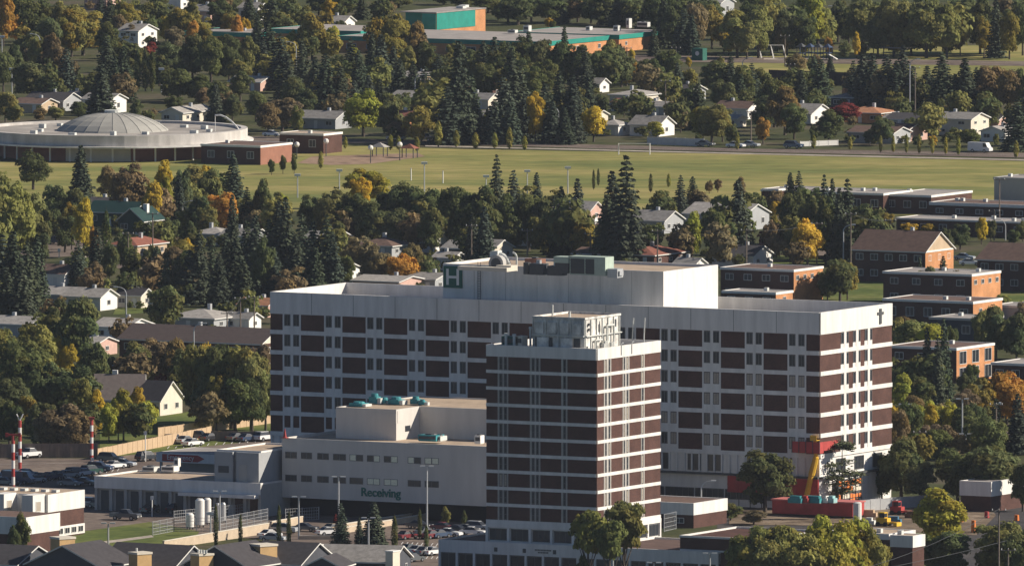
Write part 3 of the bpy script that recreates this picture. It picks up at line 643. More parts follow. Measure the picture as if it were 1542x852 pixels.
# middle left
H(216,354,6.5,9,3.6,3.0,'t','n','dark green gabled hall behind the golden tree at left',ridge='v',chimney='w')
H(200,342,12,9,3.6,2.4,'t','n','long dark green roof adjoining the green gabled hall',ridge='u')
H(178,330,9,9,3.4,1.6,'d','k','dark walled house with pinkish edge left of the green hall')
H(206,391,7,13,3.4,1.8,'r','s','red brown hip roofed house below the dark green hall',hip=True)
H(335,370,8,8,2.8,1.6,'l','g','pale roofed house below the second golden tree',hip=True)
H(380,373,8,7,2.8,1.6,'g','g','grey roofed house right of the pale one below the golden tree')
H(97,433,9,7,3.2,2.0,'b','w','brown roofed house with white gable among trees at left')
H(112,463,9,8,2.9,1.5,'l','g','pale roofed bungalow just below the brown roofed white gabled house')
H(151,468,9,7,3.2,1.7,'l','w','white and orange bungalow on the left corner lawn',gable='w')
H(212,464,6,5,3.0,1.4,'d','c','cream sided house behind the left corner lawn')
H(235,452,7,6,2.8,1.4,'g','g','shaded grey house right of the left corner lawn')
H(322,499,12,12,2.9,2.0,'l','g','broad pale hip roofed house behind the long brown roofed block',hip=True)
H(375,497,6,5,2.6,1.2,'g','w','small white gabled shed right of the broad pale hip roof')
H(403,478,7,6,2.8,1.4,'o','p','orange roofed house peeping left of the hospital roof corner')
H(45,508,12,8,2.9,1.5,'l','g','pale roofed bungalow at the left edge')
H(190,513,8,11,3.0,1.6,'l','w','pale roofed house left of the long brown roofed block')
H(146,536,4,8,2.8,1.2,'l','p','pinkish white garage left of the long brown roofed block',door=False)
H(393,566,32,12,6.2,2.5,'x','b','long two storey block with dark brown roof at left',gable='c',storeys=2,nm_='apartment_block',cat='apartment block')
H(213,624,9,8,3,4.2,'y','c','church like building with steep brown roof at left',chimney='w',rot=24,nm_='church_hall',cat='church hall')
H(241,626,6.5,8.5,3.4,3.8,'d','c','cream steep gabled annexe right of the steep brown roof',door=False,chimney=False)
# middle
H(503,380,8,9,2.9,1.8,'g','o','orange brick gable in the middle distance left of centre')
H(515,430,6,9,3.4,1.6,'b','w','white house behind the left end of the hospital roof')
H(449,409,6,4,2.8,1.3,'d','p','small pink gable among dark spruces left of the white house')
H(590,388,9,9,2.8,2.0,'b','g','brown hip roofed house above the orange crowned tree',hip=True)
H(653,381,8,6,3,1.6,'g','w','white gable right behind the olive tree in the middle')
H(703,394,6,8,3.2,1.6,'g','k','dark walled house with grey roof right of the olive tree')
H(683,407,5,5,3.0,1.2,'l','w','small grey roofed house with white gable above the H sign')
H(742,394,7,9,3,2.0,'g','c','cream gabled house above the big curved exhaust duct')
H(600,444,11,11,3,1.0,'l','p','pinkish low roof behind the left part of the hospital roof')
H(655,440,7,9,3,1.2,'g','g','grey low roof between pinkish roof and the H sign')
H(985,402,9,15,2.8,1.8,'r','b','wide red brown hip roofed house behind the hospital roof',hip=True)
H(925,400,10,9,2.6,1.2,'b','b','low brown roof adjoining the wide red brown roof')
H(1134,403,10,9,2.8,2.2,'d','w','dark blue roofed house with bright white gable behind the hospital')
H(1046,413,5,5,2.4,1.3,'g','w','tiny white gable above the right end of the plant room')
H(1000,352,9,9,3.2,2.2,'g','g','grey roofed building just right of the tallest spruces')
H(1120,348,15,12,4,2.4,'l','g','large pale grey roofed building beyond the single spruce',hip=False)
o = H(888,375,9,6,8.4,1.6,'l','p','three storey pink walled block with white balconies behind spruces',storeys=3,nm_='apartment_block',cat='apartment block')
for q in (2.8, 5.6):
    b = MB(); b.box(-9,0,-1.2,-.02,q-.1,q+1.0); b.box(.02,1.0,.5,5.5,q-.1,q+1.0); b.build('balcony', white_paint, o)
H(830,372,9,7,6.0,1.6,'l','w','pale roofed block left of the three storey pink walled block',storeys=2,nm_='apartment_block',cat='apartment block')
def flat(x, yb, Lu, Lv, h, wall, label, roof=None, fas=.5, fasm=None, swin=0, fwin=0, storeys=1, right=None, nm_='flat_roofed_building', cat='building', wz=None, rot=0, big=False):
    o = thing(nm_, label, cat, W(x, yb), RZ+math.radians(rot)); wm = walls[wall] if isinstance(wall, str) else wall
    b = MB(); b.box(-Lu,0,0,Lv,0,h-.25)
    if right: b.box(0,.05,0.02,Lv-.02,0,h-fas-.02,1)
    b.build('wall', [wm, right or wm], o)
    b = MB(); f = Face(b,'F',0)
    b.box(-Lu-.15,.15,-.15,.25,h-fas,h); b.box(-Lu-.15,.15,Lv-.25,Lv+.15,h-fas,h); b.box(-Lu-.15,-Lu+.25,.25,Lv-.25,h-fas,h); b.box(-.25,.15,.25,Lv-.25,h-fas,h)
    b.build('fascia', fasm or white_paint, o)
    b = MB(); b.box(-Lu+.25,-.25,.25,Lv-.25,h-.24,h-.1); ro = b.build('roof', roof or grey_roof, o)
    hh = random.Random(int(x+yb*3))
    for i in range(max(1, int(Lu/9))):
        b = MB(); a = -Lu*hh.uniform(.1,.9); t_ = Lv*hh.uniform(.2,.8); b.box(a-.4,a+.4,t_-.4,t_+.4,h-.1,h+.6); b.build('vent', pipe_white, ro)
    fh = (h-fas)/storeys
    for q in range(storeys):
        for i in range(fwin): window(o, 'F', -Lu+(i+.5)*Lu/fwin, 0, q*fh+fh*.35, min(1.9, Lu/fwin*.5), fh*.42, glass2 if hh.random() < .5 else glass)
        for i in range(swin):
            if big: window(o, 'R', (i+.5)*Lv/swin, .05, q*fh+fh*.12, Lv/swin*.55, fh*.8, glass)
            elif q == storeys-1: window(o, 'R', (i+.5)*Lv/swin, .05, q*fh+fh*.45, 1.3, fh*.32, glass)
    return o
FL = flat
FL(1330,322,31,14,4.6,'b','long flat brick school block behind the spruces at right',fwin=7,swin=2)
FL(1402,323,12,20,4.3,'b','middle flat brick school block with broad grey roof at right',fwin=3)
FL(1580,333,30,12,3.4,'b','low brown roofed school wing at the right edge',roof=shingle_brown,fwin=6,fas=.7)
FL(1580,312,14,12,6.4,'g','tall grey box rising above the flat school roofs at right',fasm=grey_wall)
FL(1575,360,37,10,3.6,'b','front flat school wing with pale grey roof at right',fwin=8,fas=.4)
FL(1172,318,4,8,5.0,'b','small dark brick block at the left end of the school')
g1 = H(1393,427,17.3,13,6.7,3.7,'b','b','two storey gabled apartment block with orange brick end wall',gable='s',storeys=2,nm_='apartment_block',cat='apartment block',nwin=5)
b = MB(); b.box(.0,.06,.05,12.95,0,6.5); b.build('end_wall', brick_orange, g1); b = MB(); b.box(.02,.16,0,13,6.5,6.85); b.build('trim', white_paint, g1)
H(1606,442,21,13,6.5,3.0,'b','b','two storey brown roofed apartment block at the right edge',storeys=2,nm_='apartment_block',cat='apartment block',nwin=6)
FL(1195,456,17.2,13,6.9,'b','flat apartment block with orange end just behind the plant room',right=brick_orange,swin=4,fwin=4,storeys=2,roof=shingle_brown,nm_='apartment_block',cat='apartment block')
FL(1168,462,12.5,7.5,3.0,'b','low orange ended wing in front of the flat apartment block',right=brick_orange,swin=1,fwin=3,roof=grey_roof,nm_='apartment_wing')
FL(1463,463,20.6,13,6.9,'b','flat apartment block with orange end and four small windows at right',right=brick_orange,swin=4,fwin=4,storeys=2,nm_='apartment_block',cat='apartment block')
FL(1465,491,20.6,13,5.0,'b','flat brick block below the orange ended block with four windows',right=brick_orange,swin=2,fwin=5,roof=shingle_brown,nm_='apartment_block',cat='apartment block')
FL(1473,514,11,11,4.6,mat('navy_siding',(.03,.045,.065),.8),'dark blue sided house with two white framed windows at right',fwin=2,fasm=grey_conc)
FL(1440,577,15,16,6.9,'b','flat block with tall dark windows in its orange wall at right',right=brick_orange,swin=3,fwin=3,storeys=2,big=True,roof=shingle_brown,nm_='apartment_block',cat='apartment block')
FL(1590,580,14,12,4.0,'b','low flat brick building with grey roof at the right edge',fwin=4)
FL(1560,486,10,9,3.4,'g','pale grey roofed building behind trees at the right edge')
FL(1492,771,6,20,5.4,brick_dark,'white banded brick building at the right edge below the wood',right=brick_brown,fas=2.6,fasm=white)
FL(1300,752,6,7,4.2,brick_dark,'small white banded brick porch right of the hospital end',right=brick_brown,fas=2.2,fasm=white)
FL(1338,884,12,9.4,9.0,brick_brown,'brick hall with white parapet at the bottom right',fas=1.0,fasm=white,roof=tan_roof)
FL(1374,886,4,4.2,8.9,brick_brown,'narrow brick tower end with white cap at the bottom right',fas=2.0,fasm=white,roof=tan_roof)
# school with the green roof line at the top
def school():
    og = W(820,88); o = thing('school_building', 'long low school with green roof edge and orange brick walls at the top', 'school', og, RZ)
    d = W(932,78.5) - og; cs, ct = d.dot(u), d.dot(v)
    B1 = [(-62,0,0,39,4.3), (-30,cs,ct,ct+27.5,4.5), (-90,-62.01,12,39,4.9), (-112,-90.01,6,30,4.0)]
    b = MB()
    for s0,s1,t0,t1,z in B1: b.box(s0,s1,t0,t1,0,z-.25)
    b.build('wall', brick_orange, o)
    b = MB()
    for s0,s1,t0,t1,z in B1: b.box(s0-.2,s1+.2,t0-.2,t0,z-1.2,z); b.box(s1,s1+.2,t0,t1,z-1.2,z); b.box(s0-.2,s0,t0,t1,z-.6,z)
    b.build('fascia', teal, o)
    b = MB()
    for s0,s1,t0,t1,z in B1: b.box(s0,s1,t0,t1,z-.24,z-.08)
    b.build('roof', grey_roof, o)
    for i in range(10): window(o, 'F', -58+i*6, 0, 1.0, 3, 1.4, glass)
    for t_ in (6, 18, 30): window(o, 'R', t_, .01, 1.2, 1.4, 1.2, glass)
    window(o, 'R', ct+4, cs+.01, 1.6, 1.0, 1.0, glass); window(o, 'R', ct+20, cs+.01, 1.2, 2.4, 1.4, glass)
    gy = thing('gymnasium', 'teal walled gymnasium block rising above the school roof', 'gymnasium', W(657,68), RZ)
    b = MB(); b.box(-4.4,0,0,27,0,8.4); b.box(0,.12,0.1,21.2,4,8.3,1); b.box(-4.3,-.1,-.12,0,4,8.3,1); b.build('wall', [brick_orange, teal], gy)
    b = MB(); b.box(-11,.2,-.2,27.2,8.4,8.65); b.build('roof', grey_roof, gy); b = MB(); b.box(-11,-4.41,3,27,0,8.39); b.build('store_wall', teal, gy)
    for a, t_ in ((-4,20),(-6,25)):
        b = MB(); b.box(a-1,a+1,t_,t_+2,8.65,9.3); b.build('vent', pipe_white, gy)
school()
for i, (px_, py_, w_, h_) in enumerate(((927,47,1.4,1.4),(945,43,.9,2.6),(967,41,3.2,1.3),(792,48,1.6,1.6),(885,46,1.2,1.0),(770,50,2.2,.8))):
    hvac(px_, py_, 4.5, w_, 1.6, h_, 'rooftop unit %s on the long school roof' % ('just left of the tall stack','shaped as a tall stack','right of the tall stack, wide and pale','farthest left, white and round','standing alone mid roof','low and wide near the gymnasium')[i], pipe_white)
# ---------------------------------------------------------------- round civic building with the ribbed dome
dc = W(170,233); DR = 32.0
dome = thing('domed_hall', 'round low hall with ribbed grey dome and white ring fascia at left', 'domed hall', dc, RZ)
def ring(b, r0, r1, z0, z1, n=72, m=0):
    for i in range(n):
        a0 = 2*math.pi*i/n; a1 = 2*math.pi*(i+1)/n; c0,s0,c1,s1 = math.cos(a0),math.sin(a0),math.cos(a1),math.sin(a1)
        P = [(r0*c0,r0*s0,z0),(r1*c0,r1*s0,z0),(r1*c1,r1*s1,z0),(r0*c1,r0*s1,z0),(r0*c0,r0*s0,z1),(r1*c0,r1*s0,z1),(r1*c1,r1*s1,z1),(r0*c1,r0*s1,z1)]
        b.mesh(P, [(0,3,2,1),(4,5,6,7),(1,2,6,5),(3,0,4,7)], m)
b = MB(); ring(b, 30.5, 32.0, 3.9, 6.4); b.build('ring_fascia', mat('aged_fascia',(.55,.52,.49),.9,.22,.25,stretch=(1,1,.4)), dome)
b = MB(); ring(b, .0, 30.4, 5.5, 5.8); b.build('roof', mat('ring_roof',(.36,.33,.30),1,.3,.12), dome)
for i in range(14):
    b = MB(); a = -2.3+i*.42; r_ = 18+(i*7%9); b.box(r_*math.cos(a)-.6-.3*(i%3), r_*math.cos(a)+.6, r_*math.sin(a)-.5, r_*math.sin(a)+.5, 5.8, 6.5+.3*(i%2)); b.build('vent', pipe_white, dome)
b = MB(); ring(b, 26.6, 27.0, 0, 5.4); 
b.build('wall', brick_orange if False else mat('hall_brick',(.24,.10,.07),.9), dome)
b = MB(); ring(b, 30.3, 33.4, 3.45, 3.85); b.build('canopy_edge', white, dome)
b = MB()
for i in range(36):
    a = 2*math.pi*i/36; b.tube((29.5*math.cos(a),29.5*math.sin(a),0),(29.5*math.cos(a),29.5*math.sin(a),3.5),.25,.25,6)
b.build('column', white, dome, kind='stuff')
b = MB(); rr = 27.2
for i in range(20):
    a0 = math.radians(-84+i*1.65); a1 = a0+math.radians(1.65); b.face([(rr*math.cos(a0),rr*math.sin(a0),0),(rr*math.cos(a1),rr*math.sin(a1),0),(rr*math.cos(a1),rr*math.sin(a1),3.5),(rr*math.cos(a0),rr*math.sin(a0),3.5)])
b.build('plaster_wall', cream, dome)
b = MB(); n = 24; vs = []; fs = []
prof = [(13.3,5.8),(13.0,6.2),(11.5,7.3),(9.5,8.3),(7,9.2),(4.2,9.75),(2.0,10.0)]
for i in range(n):
    a0 = 2*math.pi*i/n; a1 = 2*math.pi*(i+1)/n
    for (r0,z0),(r1,z1) in zip(prof, prof[1:]):
        b.face([(r0*math.cos(a0),r0*math.sin(a0),z0),(r0*math.cos(a1),r0*math.sin(a1),z0),(r1*math.cos(a1),r1*math.sin(a1),z1),(r1*math.cos(a0),r1*math.sin(a0),z1)])
dm = b.build('dome', mat('dome_metal', (.36,.35,.32), .8, .1, .3), dome)
b = MB()
for i in range(n):
    a0 = 2*math.pi*i/n
    b.path([(r*math.cos(a0),r*math.sin(a0),z+.03) for r,z in prof], .045, 5)
b.build('rib', mat('dome_rib', (.24,.24,.22), .8), dm, kind='stuff')
b = MB(); b.tube((0,0,9.95),(0,0,10.6),2.0,2.0,16); b.build('cap', pipe_white, dome)
ar = thing('arch', 'thin white curved arch at the right rim of the domed hall', 'arch', dc + u*27 + v*8, RZ)
b = MB(); b.path([(-3.6,0,9.6),(-2.2,0,9.7),(-.6,0,9.2),(1.0,0,8.2),(2.4,0,6.9),(3.4,0,5.6)], .2, 8); b.build('rib', white_paint, ar); b = MB(); b.tube((-3.6,0,5.5),(-3.6,0,9.6),.08); b.build('post', white_paint, ar)
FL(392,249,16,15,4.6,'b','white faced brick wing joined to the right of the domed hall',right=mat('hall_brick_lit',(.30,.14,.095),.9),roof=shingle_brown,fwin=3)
b = MB(); 
FL(487,232,12,9,4.8,'b','second brick wing right of the domed hall with a pale flat roof',fwin=2,roof=tan_roof)
# ---------------------------------------------------------------- lower blocks round the tower
pdz = 6.1; a0 = st(657,812,pdz)[0]; a1 = st(1093,829,pdz)[0]
pod = thing('podium_wing', 'low white banded podium running along the foot of the tower', 'hospital wing', ST(a1, tt0-1.6), RZ)
L_ = a1-a0; b = MB(); b.box(-L_,0,.3,22,0,pdz-.3); b.build('wall', brick_dark, pod)
parapet_roof(pod, -L_, 0, 0, 22, pdz, .35, white, tan_roof, .3)
b = MB(); b.box(-L_,0,-.0,.3,pdz-2.1,pdz-.351); b.box(-.3,0,.3,22,pdz-2.1,pdz-.351)
for i in range(17):
    x_ = -L_+i*(L_-.4)/16; b.box(x_,x_+.4,-.02,.3,0,pdz-2.101)
b.build('concrete_frame', white, pod)
for i in range(16): window(pod, 'F', -L_+(i+.5)*(L_-.4)/16+.2, -.25, .3, L_/16-.6, pdz-2.5, glass if i % 3 else glass2, 'n')
for px_ in (755, 811, 870):
    s_ = st(px_, 824, 5)[0]-a1; b = MB(); b.box(s_-.3,s_+.3,-.06,-.001,4.5,5.2); b.build('emblem', steel_dk, pod)
text('RESIDENCE', .55, steel_dk, pod, (st(846,824,5)[0]-a1, -.02, 4.8), (math.pi/2,0,0), .015, 'lettering') if False else None
b = MB(); s_ = st(848,824,5)[0]-a1
for i in range(11): b.box(s_-1.6+i*.29, s_-1.6+i*.29+.2, -.05, -.001, 4.95, 5.2)
for i in range(7): b.box(s_-1.0+i*.29, s_-1.0+i*.29+.2, -.05, -.001, 4.55, 4.8)
b.build('lettering', steel_dk, pod, kind='stuff')
FLz = 8.6; s0_, t0_ = st(1024,805,FLz); s1_ = st(1150,811,FLz)[0]
ob = thing('annexe', 'grey roofed annexe with dark window strip right of the tower foot', 'hospital wing', ST(s1_, t0_), RZ); l2 = s1_-s0_
b = MB(); b.box(-l2,0,0,20,0,FLz-.3); b.build('wall', brick_dark, ob); parapet_roof(ob, -l2, 0, -.2, 20, FLz, .35, white, grey_roof, .25)
b = MB(); b.box(-l2,0,-.05,.0,6.0,6.3); b.build('sill', white, ob)
FL(1044,795,22,12.3,4.4,brick_dark,'small white banded brick building between tower and hospital slab',right=brick_brown,fas=2.1,fasm=white,roof=shingle_brown,fwin=4)
# building at bottom left
gl = thing('clinic_building', 'white and brick clinic with boxy bay windows at the bottom left', 'clinic', W(72,812), RZ)
gh = 7.8; b = MB(); b.box(-20,0,0,12.4,0,gh-.2); b.build('wall', brick_brown, gl)
b = MB(); b.box(-20.1,.12,-.12,0,4.7,gh); b.box(0,.12,0,12.5,4.7,gh); b.box(0,.12,0,12.5,.3,2.0); b.box(-20.1,-20,0,12.5,4.7,gh); b.box(-20,0,12.4,12.5,4.7,gh); b.build('fascia', white, gl)
b = MB(); b.box(-20,0,0,12.4,gh-.19,gh-.05); gro = b.build('roof', tan_roof, gl)
for i in range(9):
    b = MB(); b.box(-19+i*2.1,-18+i*2.1,5,6.2,gh-.04,gh+.4); b.build('vent', pipe_white, gro)
for i in range(5): window(gl, 'R', 1.8+i*2.3, .13, .6, 1.7, 1.1, glass2)
for i, sx in enumerate((-2.6, -8.4)):
    b = MB(); b.box(sx,sx+2.2,-4.4,-.13,4.4,gh+.15); bb = b.build('bay', white, gl)
    window(gl, 'R', -2.6, sx+2.2, 5.0, 1.6, 1.8, blind, 'none', 'bay_window')
gd = thing('clinic_annexe', 'lower white and brick annexe in front of the bay windowed clinic', 'clinic', W(39,840), RZ)
b = MB(); b.box(-22,0,0,11.3,0,6.8); b.build('wall', brick_brown, gd)
b = MB(); b.box(-22,.12,-.12,0,4.0,7.0); b.box(0,.12,0,11.4,4.0,7.0); b.build('fascia', white, gd); b = MB(); b.box(-22,0,0,11.3,6.8,6.92); b.build('roof', shingle_brown, gd)
# townhouses along the bottom edge
H(25,905,16,13,6,2.6,'d','k','dark roofed townhouse at the bottom left corner',chimney=False,storeys=2)
H(150,912,14,12,6.4,3.2,'d','k','dark roofed townhouse left of the first two tan chimneys',ridge='v',chimney=False,storeys=2)
H(262,908,14,12,6.0,3.0,'d','k','dark roofed townhouse between the first and second tan chimneys',chimney=False,storeys=2)
H(372,912,12,13,6.4,3.2,'d','k','dark roofed townhouse between the second and third tan chimneys',ridge='v',chimney=False,storeys=2)
H(452,906,10,12,6.2,3.0,'d','k','dark roofed townhouse right of the last tan chimney',chimney=False,storeys=2)
def stack(x, ytop, yb, w_, label, caps=0):
    D_ = W(x, yb); h_ = height(x, yb, ytop); o = thing('chimney_stack', label, 'chimney', D_, RZ-math.radians(25), group='tan chimney stacks on the townhouses')
    b = MB(); b.box(-w_,0,0,w_*1.15,0,h_-.35); b.build('shaft', mat('tan_brick',(.55,.36,.17),.9), o)
    b = MB(); b.box(-w_-.12,.12,-.12,w_*1.15+.12,h_-.35,h_); b.build('cap', cream, o)
    for i in range(caps):
        b = MB(); b.tube((-w_+.5+i*.75,w_/2,h_),(-w_+.5+i*.75,w_/2,h_+.6),.18); b.build('flue', pipe_white, o)
stack(90,811,905,2.7,'widest tan chimney stack, leftmost along the bottom edge'); stack(207,834,910,2.5,'second tan chimney stack from the left along the bottom edge',1)
stack(300,836,912,2.5,'third tan chimney stack, carrying four white flues',4); stack(392,822,905,3.0,'rightmost tan chimney stack, behind the dark roofs')
th = H(590,903,17,12,6.2,2.2,'g','k','townhouse with grey roof and white post at the bottom centre left',chimney=False,rot=14,storeys=2,ridge='u')
H(512,912,6,8,6.4,1.5,'d','k','small white trimmed gable jutting from the grey roofed townhouse',ridge='v',chimney=False,rot=14)
po = thing('parapet_post', 'bright white post at the right end of the grey roofed townhouse', 'post', W(590,905), RZ)
b = MB(); b.box(-1.2,.2,0,2.4,0,8.2); b.build('shaft', cream, po); b = MB(); b.box(-1.3,.3,-.1,2.5,8.2,8.4); b.build('cap', white_paint, po)
po = thing('gable_wall', 'cream firewall standing between the dark roof and the grey roof', 'wall', W(455,903), RZ)
b = MB(); b.mesh([(0,0,0),(0,7,0),(0,7,8.6),(0,1.5,8.6),(0,0,6.5),(-1.0,0,0),(-1.0,7,0),(-1.0,7,8.6),(-1.0,1.5,8.6),(-1.0,0,6.5)],[(0,1,2,3,4),(9,8,7,6,5),(0,5,6,1),(1,6,7,2),(2,7,8,3),(3,8,9,4),(4,9,5,0)]); b.build('wall', cream, po); b = MB(); b.box(-1.1,.1,1.4,7.1,8.61,8.8); b.build('coping', white_paint, po)

pb = MB()
def line(x0,y0,x1,y1,w_=.14):
    p, q_ = W(x0,y0,0), W(x1,y1,0); d = (q_-p).normalized(); n = Vector((-d.y,d.x,0))*w_/2
    pb.face([p-n+Vector((0,0,.12)), q_-n+Vector((0,0,.12)), q_+n+Vector((0,0,.12)), p+n+Vector((0,0,.12))])
for i in range(22): line(4+i*8.2, 735-i*1.2, 7+i*8.2, 731.5-i*1.2)
for i in range(18): line(604+i*7.5, 820+i*.3, 607+i*7.5, 816.5+i*.3)
for i in range(16): line(604+i*7.5, 840+i*.3, 607+i*7.5, 836.5+i*.3)
for i in range(14): line(252+i*12, 676-i*.9, 255+i*12, 672.5-i*.9)
line(0,700,140,697); line(640,222.5,1100,226.5); line(1100,226.5,1542,235)
tag(pb.build('road_markings', white_paint), kind='structure')
# ================================================================ trees
import numpy as np
def leaf_mat(name, rough=.9, trans=.25):
    m = bpy.data.materials.new(name); m.use_nodes = True; nt = m.node_tree; L = nt.links
    b = nt.nodes['Principled BSDF']; b.inputs['Roughness'].default_value = rough; b.inputs['Specular IOR Level'].default_value = .12
    oi = nt.nodes.new('ShaderNodeObjectInfo'); at = nt.nodes.new('ShaderNodeAttribute'); at.attribute_name = 'tone'
    sep = nt.nodes.new('ShaderNodeSeparateColor'); L.new(at.outputs['Color'], sep.inputs[0])
    # hue shift towards autumn gold by clump, scaled with the object's alpha
    gold = nt.nodes.new('ShaderNodeMix'); gold.data_type = 'RGBA'; gold.inputs[7].default_value = (.30,.19,.025,1)
    mu = nt.nodes.new('ShaderNodeMath'); mu.operation = 'MULTIPLY'
    pw_ = nt.nodes.new('ShaderNodeMath'); pw_.operation = 'POWER'; pw_.inputs[1].default_value = 2.2
    L.new(sep.outputs[0], pw_.inputs[0]); L.new(pw_.outputs[0], mu.inputs[0]); L.new(oi.outputs['Alpha'], mu.inputs[1])
    L.new(mu.outputs[0], gold.inputs[0]); L.new(oi.outputs['Color'], gold.inputs[6])
    mr = nt.nodes.new('ShaderNodeMapRange'); mr.inputs[3].default_value = .55; mr.inputs[4].default_value = 1.35
    L.new(sep.outputs[1], mr.inputs[0])
    mx = nt.nodes.new('ShaderNodeMix'); mx.data_type = 'RGBA'; mx.blend_type = 'MULTIPLY'; mx.inputs[0].default_value = 1
    L.new(gold.outputs[2], mx.inputs[6]); L.new(mr.outputs[0], mx.inputs[7]); L.new(mx.outputs[2], b.inputs['Base Color'])
    tr = nt.nodes.new('ShaderNodeBsdfTranslucent'); L.new(mx.outputs[2], tr.inputs[0])
    ms = nt.nodes.new('ShaderNodeMixShader'); ms.inputs[0].default_value = trans
    L.new(b.outputs[0], ms.inputs[1]); L.new(tr.outputs[0], ms.inputs[2]); L.new(ms.outputs[0], nt.nodes['Material Output'].inputs[0])
    return m
leafm = leaf_mat('leaves', .85, .42); needm = leaf_mat('needles', .9, .08)
barkm = mat('bark', (.10,.08,.065), .95, .25, 2); birchm = mat('pale_bark', (.42,.38,.33), .95, .25, 2)
def quads(name, C, N, size, tone, m, rs):
    """C centres, N facing directions, size array, tone Nx2"""
    n = len(C); r = rs.normal(size=(n,3)); N = N/np.linalg.norm(N,axis=1,keepdims=True)
    a = np.cross(N, r); a /= np.linalg.norm(a,axis=1,keepdims=True); b = np.cross(N, a)
    s = size[:,None]*.5; asp = rs.uniform(.6,1.1,size=(n,1))
    V = np.stack([C-a*s-b*s*asp, C+a*s-b*s*asp*.6, C+a*s*.8+b*s*asp, C-a*s*.7+b*s*asp*.9], 1).reshape(-1,3)
    me = bpy.data.meshes.new(name); me.vertices.add(4*n); me.vertices.foreach_set('co', V.ravel())
    me.loops.add(4*n); me.loops.foreach_set('vertex_index', np.arange(4*n, dtype=np.int32))
    me.polygons.add(n); me.polygons.foreach_set('loop_start', np.arange(0,4*n,4,dtype=np.int32))
    me.update(); me.validate()
    at = me.color_attributes.new('tone', 'FLOAT_COLOR', 'POINT')
    c = np.zeros((4*n,4)); c[:,0] = np.repeat(tone[:,0],4); c[:,1] = np.repeat(tone[:,1],4); c[:,3] = 1
    at.data.foreach_set('color', c.ravel()); me.materials.append(m); return me
def decid_arrays(seed, n=9000, leaf=.40, lobes=26, gap=.0, low=.12, shape='round'):
    """crown in a box of radius 4 and height 10"""
    rs = np.random.RandomState(seed); Cs = []; Ns = []; T = []
    cl = []
    for i in range(lobes):
        th = rs.uniform(0, 2*math.pi); ph = math.acos(rs.uniform(-.95, 1)); k = rs.uniform(.6, 1.0)
        rx = 3.05*k*math.sin(ph); zc = 5.0 + 3.9*k*math.cos(ph)
        if shape == 'vase': rx *= .5+.55*(zc/8)
        r = rs.uniform(.8, 1.65)
        cl.append((rx*math.cos(th), rx*math.sin(th), zc, r, rs.rand(), rs.rand()))
    cl.append((0,0,5.6,2.3,.3,.4)); cl.append((0,0,3.6,2.1,.5,.4))
    w = np.array([c[3]**2 for c in cl]); w /= w.sum(); idx = rs.choice(len(cl), n, p=w)
    A = np.array(cl)[idx]; d = rs.normal(size=(n,3)); d /= np.linalg.norm(d,axis=1,keepdims=True)
    d[:,2] = np.where(d[:,2] < -.35, -d[:,2]*.6, d[:,2])
    rad = A[:,3:4]*rs.uniform(.62,1.08,size=(n,1)); C = A[:,:3] + d*rad*np.array([[1,1,.85]])
    ou = C-np.array([[0,0,4.5]]); ou /= np.linalg.norm(ou,axis=1,keepdims=True)
    N = d*.8 + ou*.5 + rs.normal(size=(n,3))*.45
    keep = C[:,2] > 10*low*.8; C = C[keep]; N = N[keep]; A = A[keep]; m = len(C)
    C[:,2] = np.minimum(C[:,2], 10.05)
    tone = np.stack([np.clip(A[:,4]*.75+rs.rand(m)*.35,0,1), np.clip(A[:,5]*.5+rs.rand(m)*.5,0,1)],1)
    return C, N, rs.uniform(.6,1.3,m)*leaf, tone, rs
def decid_mesh(seed, **kw):
    C, N, s, T, rs = decid_arrays(seed, **kw); return quads('crown', C, N, s, T, leafm, rs)
def trunk_mesh(seed, m=None, spread=1.8):
    rs = random.Random(seed); b = MB(); b.tube((0,0,0),(0,0,3.2),.32,.2,7)
    for i in range(6):
        a = i*1.05+rs.random(); r = rs.uniform(.8,1)*spread; z = rs.uniform(2.0,3.2)
        mid = (r*.5*math.cos(a), r*.5*math.sin(a), z+1.6); b.tube((0,0,z), mid, .13, .09, 5); b.tube(mid, (r*1.2*math.cos(a+.2), r*1.2*math.sin(a+.2), z+3.6), .09, .04, 5)
    b.tube((0,0,3.2),(.2,.1,8),.2,.05,6)
    me = bpy.data.meshes.new('trunk'); me.from_pydata(b.v,[],b.f); me.materials.append(m or barkm); return me
def spruce_mesh(seed, n_w=24, leaf=.5):
    """radius 3, height 14"""
    rs = np.random.RandomState(seed); C = []; N = []; T = []
    for w in range(n_w):
        f = w/(n_w-1); z = .9+12.6*f; R = 3.0*(1-f)**.72*rs.uniform(.85,1.12)+.25; nb = max(4, int(13*(1-f)+4)); a0 = rs.rand()*6.28
        for k in range(nb):
            a = a0+2*math.pi*k/nb+rs.uniform(-.15,.15); L_ = R*rs.uniform(.78,1.1); tn = rs.rand(); q = max(3, int(L_/.26))
            for j in range(q):
                t = (j+.7)/q; r = L_*t; zz = z - .32*r + .12*r*t*t
                for e in range(3 if t > .3 else 1):
                    wd = .5*(1-t)+.2
                    off = rs.uniform(-wd, wd)*(.5+L_*.25)
                    C.append((r*math.cos(a)-off*math.sin(a), r*math.sin(a)+off*math.cos(a), zz+rs.uniform(-.16,.12)))
                    N.append((math.cos(a)*.55+rs.normal()*.35, math.sin(a)*.55+rs.normal()*.35, .75)); T.append((tn, .25*tn+.6*rs.rand()+.15*t))
    C = np.array(C); N = np.array(N); T = np.array(T)
    return quads('crown', C, N, rs.uniform(.7,1.35,len(C))*leaf, T, needm, rs)
